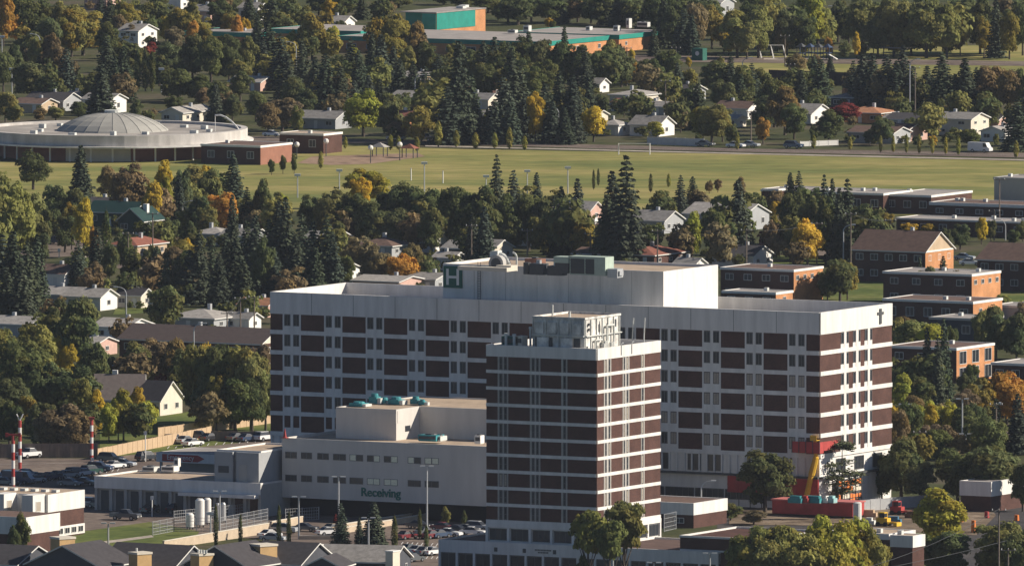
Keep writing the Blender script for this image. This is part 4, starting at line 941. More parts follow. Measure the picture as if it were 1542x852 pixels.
def column_mesh(seed, n=1500, leaf=.36):
    """radius 1.5, height 12"""
    rs = np.random.RandomState(seed); z = rs.uniform(.9,12,n); f = (z-.9)/11.1; R = 1.5*np.clip(np.sin(np.pi*np.clip(f*.86+.12,0,1)),.05,1)**.6
    a = rs.uniform(0,6.28,n); lob = .8+.2*np.sin(a*3+z*1.3+seed); r = R*lob*np.sqrt(rs.uniform(.35,1.05,n))
    C = np.stack([r*np.cos(a), r*np.sin(a), z],1); N = np.stack([np.cos(a),np.sin(a),np.full(n,.5)],1)+rs.normal(size=(n,3))*.4
    T = np.stack([np.clip(.5+.4*np.sin(z*1.1+a)+rs.normal(size=n)*.15,0,1), rs.rand(n)],1)
    return quads('crown', C, N, rs.uniform(.7,1.3,n)*leaf, T, leafm, rs)
def pine_mesh(seed):
    """open crown: separate pads of needles, radius 4, height 12"""
    rs = np.random.RandomState(seed); C = []; N = []; T = []
    for i in range(22):
        z = rs.uniform(3,11.5); a = rs.uniform(0,6.28); R = (1-abs(z-6)/8)*3.4*rs.uniform(.4,1); tn = rs.rand()
        for k in range(90):
            d = rs.normal(size=3)*np.array([.75,.75,.28]); C.append((R*math.cos(a)+d[0], R*math.sin(a)+d[1], z+d[2])); N.append((rs.normal()*.4,rs.normal()*.4,1)); T.append((tn,.5*rs.rand()+.5*tn))
    return quads('crown', np.array(C), np.array(N), rs.uniform(.7,1.3,len(C))*.45, np.array(T), needm, rs)
DEC = [decid_mesh(s, lobes=l, shape=h) for s, l, h in ((1,34,'round'),(2,42,'round'),(3,30,'vase'),(4,46,'vase'),(5,36,'round'),(6,26,'round'),(7,38,'vase'),(8,52,'round'),(9,30,'round'))]
def airy_mesh(seed):
    C, N, s, T, rs = decid_arrays(seed, n=3600, leaf=.46, lobes=24, shape='vase'); C = C.copy(); C[:,2] = 3.9+C[:,2]*.61; return quads('crown', C, N, s, T, leafm, rs)
AIR = [airy_mesh(s) for s in (31,32)]
SPR = [spruce_mesh(s, n_w=w) for s, w in ((1,24),(2,20),(3,27),(4,22))]
COLM = [column_mesh(s) for s in (1,2,3)]
PIN = [pine_mesh(1)]
TRK = [trunk_mesh(s) for s in (1,2,3)]; TRKB = trunk_mesh(9, birchm, 1.2)
_b = MB(); _b.tube((0,0,0),(0,0,13.2),.24,.03,7); TRS = bpy.data.meshes.new('trunk'); TRS.from_pydata(_b.v,[],_b.f); TRS.materials.append(barkm)
KIND = {  # name, description, category, colour, gold amount
 'D': ('leafy_tree','dark green tree','tree',(0.125,0.155,0.062),.25),
 'L': ('leafy_tree','olive green tree','tree',(0.26,0.27,0.09),.45),
 'M': ('leafy_tree','half yellowed tree','tree',(0.31,0.27,0.07),.95),
 'Y': ('autumn_tree','golden yellow tree','tree',(0.62,0.46,0.06),.3),
 'O': ('autumn_tree','orange leaved tree','tree',(0.58,0.33,0.07),.35),
 'G': ('leafy_tree','yellow green tree','tree',(0.42,0.43,0.075),.6),
 'B': ('leafy_tree','brownish tree','tree',(0.26,0.205,0.115),.5),
 'R': ('red_tree','red leaved tree','tree',(0.26,0.05,0.045),0),
 'S': ('spruce_tree','dark spruce','spruce',(0.066,0.086,0.056),.04),
 'P': ('columnar_tree','narrow columnar tree','tree',(0.1,0.13,0.05),.25),
 'T': ('sapling','young yellow green sapling','sapling',(0.33,0.33,0.08),.5),
 'Q': ('pine_tree','open crowned pine','pine',(0.1,0.12,0.06),.15),
 'A': ('leafy_tree','tall airy olive tree','tree',(.21,.23,.07),.4),
 'V': ('shrub','rounded dark green shrub','shrub',(0.12,0.15,0.055),.3),
}
TREES = []
trs = random.Random(42)
def tree(k, x, top, base, w, row):
    nm_, desc, cat, c, gold = KIND[k]; s = scale_at(base); h = max(1.0, (base-top)/s); wd = w/s*1.03
    t = trs.random; jit = trs.uniform(.8,1.22)
    if k == 'S': me, R, Hh, tk = trs.choice(SPR), 3.0, 14.0, TRS; wd = min(wd*1.15, h*.62)
    elif k in 'PT': me, R, Hh, tk = trs.choice(COLM), 1.5, 12.0, TRS
    elif k == 'Q': me, R, Hh, tk = PIN[0], 4.0, 12.0, TRS
    elif k == 'A': me, R, Hh, tk = trs.choice(AIR), 4.0, 10.0, trs.choice(TRK)
    elif k == 'V': me, R, Hh, tk = trs.choice(DEC), 4.2, 9.0, trs.choice(TRK)
    else: me, R, Hh, tk = trs.choice(DEC), 4.0, 10.0, trs.choice(TRK)
    o = thing(nm_, None, cat, W(x, base), trs.uniform(0,6.28), scale=(wd/2/R, wd/2/R, h/Hh))
    cr = bpy.data.objects.new('crown', me); col.objects.link(cr); cr.parent = o
    cr.color = (c[0]*jit*trs.uniform(.92,1.08), c[1]*jit, c[2]*jit*trs.uniform(.85,1.15), gold*trs.uniform(.5,1.3))
    tr_ = bpy.data.objects.new('trunk', tk); col.objects.link(tr_); tr_.parent = o
    TREES.append((o, k, x, row, h)); return o
ROWS = {
'along the top edge at left': "O 5 -12 70 34|O 24 14 64 26|D 52 -8 84 60|D 30 -10 40 50|L 95 -10 68 56|M 125 4 84 74|M 108 10 86 50|D 72 20 98 44|S 165 -6 48 30|S 152 -10 40 24|M 193 2 58 42|B 178 20 70 34|L 229 -2 50 40|M 250 20 64 30|Y 250 24 66 20|M 270 8 66 36|O 290 24 70 22|D 330 -6 50 44|M 345 16 66 32|O 358 20 70 22|Y 370 24 66 16|D 300 -10 22 40|D 238 -10 30 40|S 375 -10 40 26|B 262 36 80 34|M 308 36 78 30|B 200 34 72 30|D 350 -14 26 44|L 288 0 44 30",
'above the golden tree at left': "D 20 62 130 38|D 45 86 152 60|L 52 50 112 26|B 76 46 112 30|S 100 70 152 36|S 120 78 162 38|S 140 80 170 46|S 152 92 174 40|S 186 68 152 34|S 174 84 160 28|P 207 76 138 14|P 219 74 138 14|P 229 78 138 13|R 227 62 88 26|D 255 58 112 44|D 268 98 154 58|D 290 48 122 50|D 318 50 126 48|D 345 44 124 46|L 372 50 122 38|D 300 110 156 50|D 330 118 166 44|D 362 104 154 42|D 5 70 140 40|S 160 50 120 30|D 240 80 130 40|B 88 60 120 34|D 200 60 110 36|D 160 30 92 40|S 60 80 120 24",
'round the houses left of the golden tree': "L 8 134 184 38|L 84 156 182 28|B 60 160 184 24|D 118 150 178 26|L 20 150 188 30",
'between the golden tree and the pale arch': "O 232 130 184 58|D 205 148 184 24|D 385 132 184 36|S 325 124 184 24|D 350 138 182 32|B 305 130 160 30|D 262 140 168 30|D 400 160 195 30",
'left of the green roofed school': "S 410 -8 64 40|S 404 30 112 44|S 388 20 90 30|S 422 48 136 42|S 396 60 132 30|D 432 -8 48 50|M 470 14 92 52|L 455 4 60 40|G 440 42 92 22|G 500 32 78 26|Y 495 -6 34 26|S 545 -12 30 40|D 520 -10 26 44|D 480 -12 24 40|S 575 -12 20 40|D 600 -14 12 50|M 572 18 104 52|M 602 6 108 64|B 626 28 112 42|M 588 40 116 50|L 612 64 118 30|S 640 48 112 22|S 560 46 132 28|S 574 50 142 38|S 528 56 132 30|S 540 74 150 32|S 592 68 138 32|G 530 66 92 18|S 455 60 140 34|S 475 84 160 32|S 432 78 152 40",
'behind the big yellow green street tree': "S 490 78 168 42|S 512 98 168 38|S 555 112 172 32|S 572 118 176 32|S 602 88 148 34|S 622 92 152 32|S 640 98 166 36|B 425 144 198 62|B 404 150 202 42|L 448 156 208 24|D 440 110 172 44|G 547 130 206 64|D 586 144 210 38|B 598 180 212 36|S 534 120 180 28|B 470 100 156 30|S 655 118 190 42|D 462 130 178 40",
'in the dark clump above mid street': "S 690 58 216 52|S 674 128 218 48|S 710 110 205 36|S 700 90 190 40|D 645 58 122 28|S 728 60 130 34|S 660 80 150 36|B 720 100 130 26|S 745 54 134 38|S 765 62 134 32|S 716 150 214 36",
'left of the tall yellow street tree': "S 758 114 214 48|S 772 90 206 46|S 745 148 218 36|S 784 98 202 42|S 790 140 214 34|D 780 84 150 50|S 770 150 218 34|D 730 90 150 44",
'between tall yellow tree and pale cottage': "Y 806 130 216 32|S 822 124 208 40|S 842 104 200 38|S 862 110 205 42|S 886 112 192 32|S 832 150 216 34|S 865 158 216 36|Y 894 155 214 44|D 800 96 160 50|S 850 160 218 30|D 905 140 180 30",
'just below the long school roof': "D 790 50 112 50|D 815 54 122 50|D 842 58 132 52|D 870 62 132 48|S 850 38 122 24|S 796 46 112 26|D 912 60 122 60|D 936 74 132 46|D 904 76 126 42|L 918 54 94 26|O 959 88 126 32|Y 942 104 130 28|Y 951 72 98 12|D 760 60 120 40|S 770 70 140 36|S 880 70 140 34|D 820 80 145 44|L 682 62 96 26|D 655 76 110 34|D 700 66 110 40|D 735 64 112 40",
'behind the long school roof': "D 780 -12 38 60|D 765 -4 34 50|D 832 -10 36 50|D 870 -12 34 52|S 845 -8 36 26|D 905 -12 38 50|S 930 -12 40 36|D 950 -10 40 44|S 975 -12 44 34|D 735 -12 20 50|D 700 -14 14 50|D 668 -14 8 50|D 800 -12 34 50|D 890 -6 36 40|Y 826 26 44 14|V 832 30 46 12|D 990 -12 50 44|S 912 -6 38 26",
'right of the school up to the playground': "S 985 38 86 18|S 1000 -6 72 32|D 1012 4 74 40|S 1030 10 82 36|B 1050 -2 78 40|M 1072 4 74 44|L 1110 10 88 62|L 1142 4 88 54|M 1090 20 80 34|Y 1097 46 84 20|D 1130 -8 60 50|D 1060 -12 40 50|D 1020 -12 40 44|S 1042 20 84 26|L 1125 30 90 40",
'along the top edge above the playground': "L 1162 -12 82 62|D 1185 10 84 44|G 1215 -16 74 62|L 1232 -6 72 44|D 1212 14 84 44|D 1262 -6 64 44|D 1278 8 66 40|L 1298 -14 80 60|D 1322 16 86 46|L 1346 -16 86 62|L 1395 -16 88 72|L 1372 0 84 50|L 1426 -2 88 46|M 1446 16 84 26|D 1476 -12 82 52|M 1482 22 86 28|M 1520 10 90 36|S 1500 -4 88 26|D 1540 -8 84 44|D 1310 -10 50 50|D 1450 -12 60 50|O 1248 54 88 14|Y 1290 46 90 14|B 1180 30 84 30|D 1250 20 66 30|B 1268 22 60 26",
'between the school and the white gable end': "D 1005 72 122 42|D 1030 88 150 42|S 1020 94 142 28|S 1046 88 152 38|S 1051 124 196 36|D 1075 90 142 52|S 1100 84 148 32|D 1120 94 152 42|S 1132 94 148 32|Y 1037 82 104 10|L 1085 84 100 12|D 980 84 128 40|D 1000 96 150 36|B 965 100 136 30|S 1115 110 168 30|D 1090 110 172 44|G 968 156 208 48|G 988 180 210 26|B 1010 148 186 24|L 1072 150 216 56|G 1058 154 214 40|L 1088 160 214 34|V 1052 202 220 14|D 940 140 176 22|B 1025 160 200 28",
'between the white gable and the red tree': "D 1166 114 192 58|B 1182 126 204 58|D 1150 138 198 46|D 1196 150 210 46|L 1172 116 160 34|O 1149 174 218 28|D 1248 162 218 46|R 1270 148 188 56|B 1228 80 108 20|B 1200 78 112 34|D 1215 102 152 50|S 1236 88 158 46|S 1206 104 160 36|S 1250 84 112 20|S 1226 84 150 30|V 1225 190 219 16|L 1145 100 146 36",
'in the spruce row below the playground': "S 1300 80 162 50|S 1313 78 164 42|S 1336 80 166 52|S 1360 66 167 36|S 1350 90 168 40|S 1374 98 168 34|S 1396 98 166 36|S 1419 76 170 48|S 1453 86 170 46|S 1438 110 170 34|B 1490 92 168 62|M 1502 108 168 30|B 1518 98 170 50|S 1285 90 160 30|V 1415 148 176 16|D 1540 100 170 40|S 1470 100 168 30",
'by the far street at right': "D 1328 172 220 38|S 1531 148 228 54|S 1545 130 220 40|V 1426 200 221 24|V 1460 194 222 34|Y 1404 202 222 16|D 1310 190 219 20|V 1382 205 222 20|L 1500 200 222 12",
'in the sapling row along the far street': "T 588 203 226 10|T 600 205 226 9|T 628 206 228 10|T 660 182 222 14|T 687 196 222 12|T 716 200 224 13|T 745 200 224 11|T 767 192 225 12|T 790 205 226 10|T 520 206 224 8|T 1326 204 230 7|T 1345 204 230 7|T 1365 202 231 7|T 1384 202 232 7|T 1404 206 232 7|T 1424 206 233 7|T 1443 206 234 8|T 1225 204 224 10|T 1530 212 238 10|T 1280 206 226 8|T 1110 200 226 9|T 483 228 254 10",
'standing alone in the grass field': "P 894 256 286 6|P 901 254 280 6|P 980 262 290 8|T 1007 262 282 8|V 409 240 264 13|V 426 234 262 13|V 443 232 262 12|B 1068 270 292 14|B 1081 268 290 14|B 1115 264 300 20",
'between the domed hall and the green hall': "D 50 222 286 58|S 122 216 322 40|B 195 238 332 64|B 164 246 304 42|Y 246 236 300 32|Y 230 268 348 38|G 250 260 332 24|R 173 280 302 12|D 84 272 352 56|D 112 280 354 52|Y 126 292 388 38|M 108 300 376 28|D 70 298 372 44|D 98 320 380 50|O 142 330 395 16|L 35 300 350 40",
'below the right rim of the domed hall': "L 290 244 324 62|L 316 250 326 42|Y 312 246 284 24|S 352 230 322 38|O 333 282 354 54|S 270 262 342 26|D 275 248 338 34|D 394 262 352 36|S 372 280 352 26|D 300 290 356 40|D 255 320 370 34|L 310 300 360 34|D 420 284 350 30|G 425 286 330 24|D 282 330 390 34",
'at the left edge in the middle distance': "L 14 252 402 84|L 42 280 398 62|L -5 270 380 60|D 62 330 400 40|S 20 344 478 52|S 4 350 472 52|S 42 360 474 46|S 56 350 468 38|S 32 394 492 46|S 10 400 490 44|P 160 318 408 18|S 131 328 430 42|S 146 340 422 32|D 186 345 404 34|D 165 360 430 30|B 192 384 458 40|B 145 390 440 28|S 118 360 432 30",
'in the dark spruce wood left of the hospital': "S 430 294 432 42|S 405 328 432 42|S 455 318 434 38|S 472 330 442 40|S 492 320 442 40|S 445 350 448 40|S 420 300 402 36|S 502 350 446 36|S 385 320 442 42|S 356 358 452 42|S 340 348 452 36|S 320 358 454 36|S 300 350 458 36|M 278 354 428 54|Y 284 356 412 34|B 264 364 432 40|S 286 374 458 46|S 268 384 458 36|S 236 368 454 32|D 228 356 432 34|S 250 378 458 32|S 366 388 470 38|S 392 392 476 36|D 466 398 442 26|S 372 330 440 38|S 330 380 462 34|S 475 370 448 34|S 412 370 445 38|S 215 380 455 28|D 510 330 400 40|S 350 290 400 28|D 395 350 445 40",
'above the parking lot at left': "D 118 440 562 82|D 90 444 548 62|L 58 478 572 60|G 56 480 524 42|Y 92 490 562 38|Y 104 514 572 26|D 35 500 622 82|L 8 485 602 62|D 70 540 642 72|D 112 544 642 92|L 100 548 622 60|D 18 558 652 62|M 40 590 654 40|Y 143 580 658 42|G 186 580 664 40|Y 178 596 664 28|Y 206 576 652 36|G 164 600 668 32|B 95 604 682 84|B 118 618 686 52|B 70 614 682 44|D 14 598 672 50|D 60 598 674 52|D 45 530 630 60|D 140 500 600 50|L 125 560 650 40",
'in front of the long brown roofed block': "L 205 508 592 52|B 236 504 588 62|B 262 504 594 52|L 300 506 644 62|D 326 504 646 72|Y 312 504 640 32|L 350 506 646 72|L 378 514 648 62|B 392 508 600 40|D 280 520 600 52|L 400 540 648 50|M 326 558 650 34|D 312 558 648 60|R 243 556 594 22|D 354 560 650 70|D 290 540 602 40|V 222 632 650 26|D 380 560 650 50",
'behind the left half of the hospital': "G 552 250 314 66|Y 542 258 316 36|L 500 278 364 62|D 470 288 362 46|D 528 284 368 60|L 548 290 368 52|D 590 274 368 62|D 616 268 370 62|D 641 274 372 60|D 662 284 378 52|D 690 270 378 62|D 722 274 382 72|D 706 298 404 62|S 748 230 348 32|S 773 254 352 36|S 808 258 334 26|D 760 288 378 62|D 796 284 378 62|D 820 294 380 52|S 730 308 412 38|S 712 318 408 32|D 560 300 374 60|D 650 310 385 50|D 770 320 388 50|D 600 310 378 60|D 680 320 395 40",
'just over the left end of the hospital roof': "B 540 360 446 62|B 562 364 434 52|O 606 372 436 52|M 576 380 444 52|L 632 346 434 62|B 618 354 428 44|D 588 390 446 40|M 598 380 442 44|D 655 390 430 20|D 520 380 440 30",
'behind the right half of the hospital': "S 845 278 388 36|S 870 266 388 38|S 834 292 384 30|M 878 324 392 44|Y 882 328 380 28|S 922 254 394 48|S 943 230 400 58|S 914 290 398 46|S 936 300 400 42|D 958 324 398 46|B 986 324 398 42|D 1012 316 398 60|G 1042 312 394 42|L 1050 328 404 32|D 1076 308 398 42|S 1025 262 334 26|S 1043 264 332 28|S 1112 268 392 46|B 1162 320 392 32|R 1150 344 388 24|V 1073 374 400 38|L 1166 320 386 26|D 1095 330 396 36|D 1135 330 398 40|D 905 330 398 30|D 970 350 400 40",
'left of the gabled orange ended apartments': "Y 1216 316 402 52|O 1226 316 374 30|L 1190 320 392 42|D 1195 278 384 52|D 1226 278 388 52|D 1246 288 394 50|S 1190 258 324 24|S 1203 256 324 24|S 1241 260 374 28|S 1253 266 376 26|S 1276 266 394 42|S 1264 280 398 34|B 1170 290 328 32|D 1265 384 454 58|M 1276 388 452 32|V 1246 414 455 30|Y 1168 300 330 22",
'before the flat school wings at right': "M 1336 316 352 28|Y 1370 332 354 28|Y 1398 334 354 28|Y 1478 324 368 24|D 1446 334 376 36|D 1492 328 364 18|D 1526 344 370 26|D 1425 340 372 20|V 1310 335 356 24|L 1540 330 364 20",
'among the flat apartment blocks at right': "S 1420 384 456 26|D 1396 398 458 46|B 1441 404 458 38|D 1376 410 456 26|S 1385 386 450 16|L 1350 474 538 42|L 1376 474 542 62|G 1401 480 548 50|B 1364 470 532 42|D 1500 454 542 52|L 1480 460 534 42|D 1531 468 548 52|B 1542 450 520 36|S 1421 476 604 28|S 1396 490 604 26|S 1412 500 608 24|D 1430 480 545 30|V 1512 560 590 26|L 1510 440 478 24|D 1455 555 600 30|V 1462 548 585 26",
'right of the hospital above the dark trees': "G 1357 558 620 40|G 1396 600 660 46|Y 1402 604 664 28|G 1432 598 662 34|M 1476 564 646 62|O 1516 552 644 72|O 1496 562 642 50|B 1456 578 652 44|D 1470 600 664 40|B 1420 634 692 62|B 1398 636 692 42|D 1370 598 682 42|B 1352 608 702 36|S 1500 598 684 34|S 1532 590 684 36|D 1490 618 702 62|D 1380 560 612 30|O 1542 560 640 40|D 1410 640 700 50|B 1445 650 700 40|B 1375 590 640 40|D 1450 600 665 40",
'near the building site at right': "D 1152 670 772 88|Q 1268 662 766 62|D 1357 652 756 78|D 1328 690 754 40|D 1442 664 760 72|D 1496 662 764 92|D 1470 678 764 82|G 1416 726 830 98|D 1432 790 872 72|D 1400 800 872 50|L 1502 774 874 92|D 1532 790 880 60|D 1385 690 760 50|D 1540 690 770 40|V 1100 758 784 40|B 1060 765 784 30|B 1135 765 790 40",
'in the leafy clump along the bottom right': "L 1130 784 915 96|L 1184 776 915 90|G 1230 766 912 88|G 1275 766 912 88|L 1312 782 910 62|L 1160 800 918 70|G 1250 788 918 80|L 1210 796 920 80",
'at the foot of the tower': "A 886 762 902 74|A 940 743 900 80|A 918 778 905 60|V 880 838 905 34",
'in front of the receiving wing': "S 513 755 828 28|S 541 776 828 16|S 563 753 830 38|P 420 760 828 9|P 435 770 828 9|P 594 776 832 12|P 632 766 812 8|L 671 760 792 16|P 699 768 794 10|P 642 790 830 9|S 574 790 830 20|R 505 768 800 8",
'by the lawn at the bottom left': "P 325 758 828 9|P 362 774 828 8|V 32 774 842 30|D 22 780 845 22|V 150 830 850 16|V 90 840 862 20",
}
CULL = ('in the dark spruce wood','at the left edge','behind the left half','behind the right half','just over','below the right rim','between the school','in the dark clump','behind the big yellow','between tall yellow','between the white gable','round the houses','above the golden','between the golden')
def hides(p):
    for o in HOUSES:
        if o.get('category') != 'house': continue
        d = p - Vector(o.location); s_, t_ = d.dot(u), d.dot(v)
        if -9.5 < s_ < 1.5 and -9 < t_ < 10: return True
    return False
for row, spec in ROWS.items():
    for e in spec.split('|'):
        k, x, t, b_, w_ = e.split()
        if row.startswith(CULL) and not (k == 'S' and 230 <= float(t) < 300 and float(b_) > 370) and hides(W(float(x), float(b_))): continue
        tree(k, float(x), float(t), float(b_), float(w_), row)
ORD = ['first','second','third','fourth','fifth','sixth','seventh','eighth','ninth','tenth','eleventh','twelfth','thirteenth','fourteenth','fifteenth','sixteenth','seventeenth','eighteenth','nineteenth','twentieth']
for _t, _o in (('twenty','thirtieth'),('thirty','fortieth'),('forty','fiftieth'),('fifty','sixtieth')): ORD += [_t+'-'+q for q in ORD[:9]] + [_o]
def name_rows(items):
    """items: (object, description, x, row): labels by place within the row"""
    g_ = {}
    for o, d, x, row in items: g_.setdefault((d, row), []).append((x, o))
    for (d, row), L_ in g_.items():
        L_.sort(key=lambda q: q[0])
        for i, (x, o) in enumerate(L_):
            if len(L_) == 1: o['label'] = '%s %s' % (d, row)
            elif i == 0: o['label'] = 'leftmost %s %s' % (d, row)
            elif i == len(L_)-1: o['label'] = 'rightmost %s %s' % (d, row)
            else: o['label'] = '%s %s from the left %s' % (ORD[i], d, row)
            if len(L_) > 1: o['group'] = '%ss %s' % (d, row)
# understorey: companions that close the gaps in the wooded rows, and shrubs round the houses
OPEN_ROWS = ('standing alone','in the sapling row','in front of the receiving','by the lawn','at the foot','near the building site','in the leafy clump','before the flat school','between the domed hall','right of the school up')
def clear(p, extra=0.0):
    for o in HOUSES:
        d = p - Vector(o.location); s_, t_ = d.dot(u), d.dot(v)
        if -14-extra < s_ < 3.0 and -32-extra < t_ < 13: return False
    return True
fr2 = random.Random(77)
LOWA = [decid_arrays(50+i, n=1500, leaf=.72, lobes=30, shape=('round','vase')[i%2]) for i in range(4)]
UC, UN, US, UT, UL = [], [], [], [], []
def fill(k, pos, h, w_):
    C, N, s, T, rs = LOWA[fr2.randrange(4)]; a = fr2.uniform(0,6.28); ca, sa = math.cos(a), math.sin(a); R = np.array([[ca,-sa,0],[sa,ca,0],[0,0,1]])
    kx, kz = w_/2/4.0, h/10.0; stp = 1 if h > 4.5 else 4
    C = (C[::stp] @ R.T)*np.array([kx,kx,kz]) + np.array([pos.x,pos.y,0]); N = N[::stp] @ R.T
    UC.append(C); UN.append(N); US.append(s[::stp]*((kx+kz)/2)*(1 if stp == 1 else 1.7)); UT.append(T[::stp])
    c = KIND[k][3]; j = fr2.uniform(.8,1.2); UL.append(np.tile(np.array([[c[0]*j*fr2.uniform(.92,1.08), c[1]*j, c[2]*j, 1]]), (len(C),1)))
for o, k, x, row, h in list(TREES):
    if any(row.startswith(q) for q in OPEN_ROWS) or k in 'PTQ' or h < 4: continue
    for q in range(2 if row.startswith(('along the top','behind the','in the dark','at the left edge','above','below','right of the hospital','left of the green','at the upper')) else 1):
        if fr2.random() < (.22 if row.startswith(('in the dark spruce wood','behind the','at the left edge','just over')) else .45):
            off = Vector((fr2.uniform(-7,7), fr2.uniform(-6,16), 0)); pos = Vector(o.location) + off
            if not clear(pos): continue
            D_ = pos.y+3000; px_ = 771+F_PX*pos.x/D_; py_ = CAM_H*F_PX/D_ + YH
            kk = k if fr2.random() < .5 else fr2.choice('DDLSBDM'); kk = 'D' if kk in 'YORG' and fr2.random() < .6 else kk
            hh_ = h*fr2.uniform(.5,.85); sc2 = F_PX/D_
            fill(kk if kk != 'S' else 'D', pos, hh_, hh_*fr2.uniform(.75,1.1))
for o in HOUSES:
    if o.location.y < -60 or o.get('category') in ('apartment block','church hall'): continue
    lo = Vector(o.location); D_ = lo.y+3000
    for q in range(2):
        pos = lo + u*fr2.uniform(-13,3) - v*fr2.uniform(2.5,6); D_ = pos.y+3000; px_ = 771+F_PX*pos.x/D_; py_ = CAM_H*F_PX/D_+YH; sc2 = F_PX/D_
        hh_ = fr2.uniform(1.6,3.6); kk = fr2.choice('VVVDBL')
        fill(kk, pos, hh_, hh_*fr2.uniform(.9,1.5))
    pos = lo + v*fr2.uniform(14,20) + u*fr2.uniform(-9,2); D_ = pos.y+3000; px_ = 771+F_PX*pos.x/D_; py_ = CAM_H*F_PX/D_+YH; sc2 = F_PX/D_
    hh_ = fr2.uniform(7,10.5); fill(fr2.choice('DDLBD'), pos, hh_, hh_*.85)
um = leaf_mat('understorey_leaves', .85, .42); nt = um.node_tree
la = nt.nodes.new('ShaderNodeAttribute'); la.attribute_name = 'leafcol'
for l in list(nt.links):
    if l.from_node.type == 'OBJECT_INFO':
        to = l.to_socket; fs = l.from_socket.name; nt.links.remove(l)
        if fs == 'Color': nt.links.new(la.outputs['Color'], to)
        else: to.default_value = .35
UCa = np.concatenate(UC); cen = np.array([0,1000,0.]); ume = quads('understorey', UCa, np.concatenate(UN), np.concatenate(US), np.concatenate(UT), um, np.random.RandomState(8))
lc = ume.color_attributes.new('leafcol', 'FLOAT_COLOR', 'POINT'); lc.data.foreach_set('color', np.repeat(np.concatenate(UL),4,axis=0).ravel())
uo = bpy.data.objects.new('understorey', ume); col.objects.link(uo); tag(uo, 'mixed green and brown bushes and low trees massed under and between the taller trees', 'understorey', kind='stuff')
name_rows([(o, KIND[k][1], x, row) for o, k, x, row, h in TREES])
# ================================================================ poles, lamps, wires
SMALL = []          # (object, description, x, row) labelled by place
def part_mesh(fn, name, m):
    b = MB(); fn(b); me = bpy.data.meshes.new(name); me.from_pydata(b.v, [], b.f)
    for q in (m if isinstance(m, (list, tuple)) else [m]): me.materials.append(q)
    for i, p in enumerate(me.polygons): p.material_index = b.m[i]
    return me
wood = mat('pole_wood', (.20,.16,.13), .9, .2, 1); lampw = mat('lamp_head', (.7,.7,.68), .5, 0)
def mk(root, name, me, loc=(0,0,0), rot=(0,0,0)):
    o = bpy.data.objects.new(name, me); col.objects.link(o); o.parent = root; o.location = loc; o.rotation_euler = rot; return o
def lamp(x, top, base, kind='cobra', side=1, row='', lift=0):
    h = height(x, base, top); o = thing('street_lamp', None, 'street lamp', W(x, base), 0 if side > 0 else math.pi)
    if kind == 'cobra':
        mk(o, 'pole', part_mesh(lambda b: (b.tube((0,0,0),(0,0,h-1.2),.16,.12), b.path([(0,0,h-1.2),(.35,0,h-.5),(1.1,0,h-.12),(1.9,0,h)],.09)), 'pole', metal))
        mk(o, 'lamp_head', part_mesh(lambda b: b.box(1.7,2.6,-.2,.2,h-.08,h+.12), 'lamp_head', lampw)); d = 'curved arm street lamp'
    elif kind == 'T':
        mk(o, 'pole', part_mesh(lambda b: b.tube((0,0,0),(0,0,h),.17,.13), 'pole', metal))
        for s_ in (-1, 1): mk(o, 'lamp_head', part_mesh(lambda b: b.box(s_*.75-.45,s_*.75+.45,-.2,.2,h,h+.2), 'lamp_head', lampw))
        d = 'twin headed lamp post'
    elif kind == 'globe':
        mk(o, 'pole', part_mesh(lambda b: b.tube((0,0,0),(0,0,h-.9),.12,.1), 'pole', steel_dk))
        def gl_(b):
            n = 8
            for i in range(n):
                for j in range(5):
                    P = lambda a, c: (.65*math.sin(c)*math.cos(a), .65*math.sin(c)*math.sin(a), h-.6+.65*math.cos(c))
                    a0,a1,c0,c1 = 2*math.pi*i/n, 2*math.pi*(i+1)/n, math.pi*j/5, math.pi*(j+1)/5; b.face([P(a0,c1),P(a1,c1),P(a1,c0),P(a0,c0)])
        mk(o, 'lamp_globe', part_mesh(gl_, 'lamp_globe', white_paint)); d = 'white globe lamp'
    elif kind == 'flood':
        mk(o, 'pole', part_mesh(lambda b: b.tube((0,0,0),(0,0,h),.16,.12), 'pole', metal)); mk(o, 'lamp_head', part_mesh(lambda b: b.box(-.7,.7,-.35,.35,h-.1,h+.45), 'lamp_head', lampw)); d = 'floodlight pole with pale head'
    SMALL.append((o, d, x, row)); return o
for a in ((841,160,215,'cobra',-1),(1118,86,140,'cobra',1),(1370,88,182,'cobra',1),(625,112,160,'cobra',1),(1262,8,60,'cobra',-1),(446,62,125,'cobra',-1)): lamp(*a, row='among the far houses')
for a in ((60,50,108,'cobra',-1),(54,62,100,'cobra',1),(18,104,145,'flood',1),(243,104,140,'flood',1),(268,82,110,'flood',1),(3,55,95,'flood',1)): lamp(*a, row='at the upper left among trees')
for a in ((1294,317,362,'cobra',1),(1270,338,420,'cobra',1),(1514,330,362,'cobra',-1)): lamp(*a, row='near the flat school at right')
for a in ((292,487,570,'cobra',1),(190,432,480,'cobra',-1),(56,344,388,'cobra',-1),(275,302,345,'cobra',1)): lamp(*a, row='in the left neighbourhood')
for a in ((448,264,298,'flood',1),(511,257,292,'flood',1),(639,246,290,'flood',1),(732,266,296,'flood',1),(794,258,292,'flood',1),(855,253,292,'flood',1)): lamp(*a, row='along the near edge of the field')
for a in ((447,213,240,'globe',1),(491,208,236,'globe',1),(558,218,246,'globe',1),(602,213,242,'globe',1)): lamp(*a, row='beside the infield')
for a in ((643,704,816,'T',1),(510,720,812,'T',1),(555,782,842,'T',1),(450,750,812,'T',1),(331,742,800,'T',1),(163,790,824,'T',1),(317,776,806,'flood',1)): lamp(*a, row='before the garage and receiving wings')
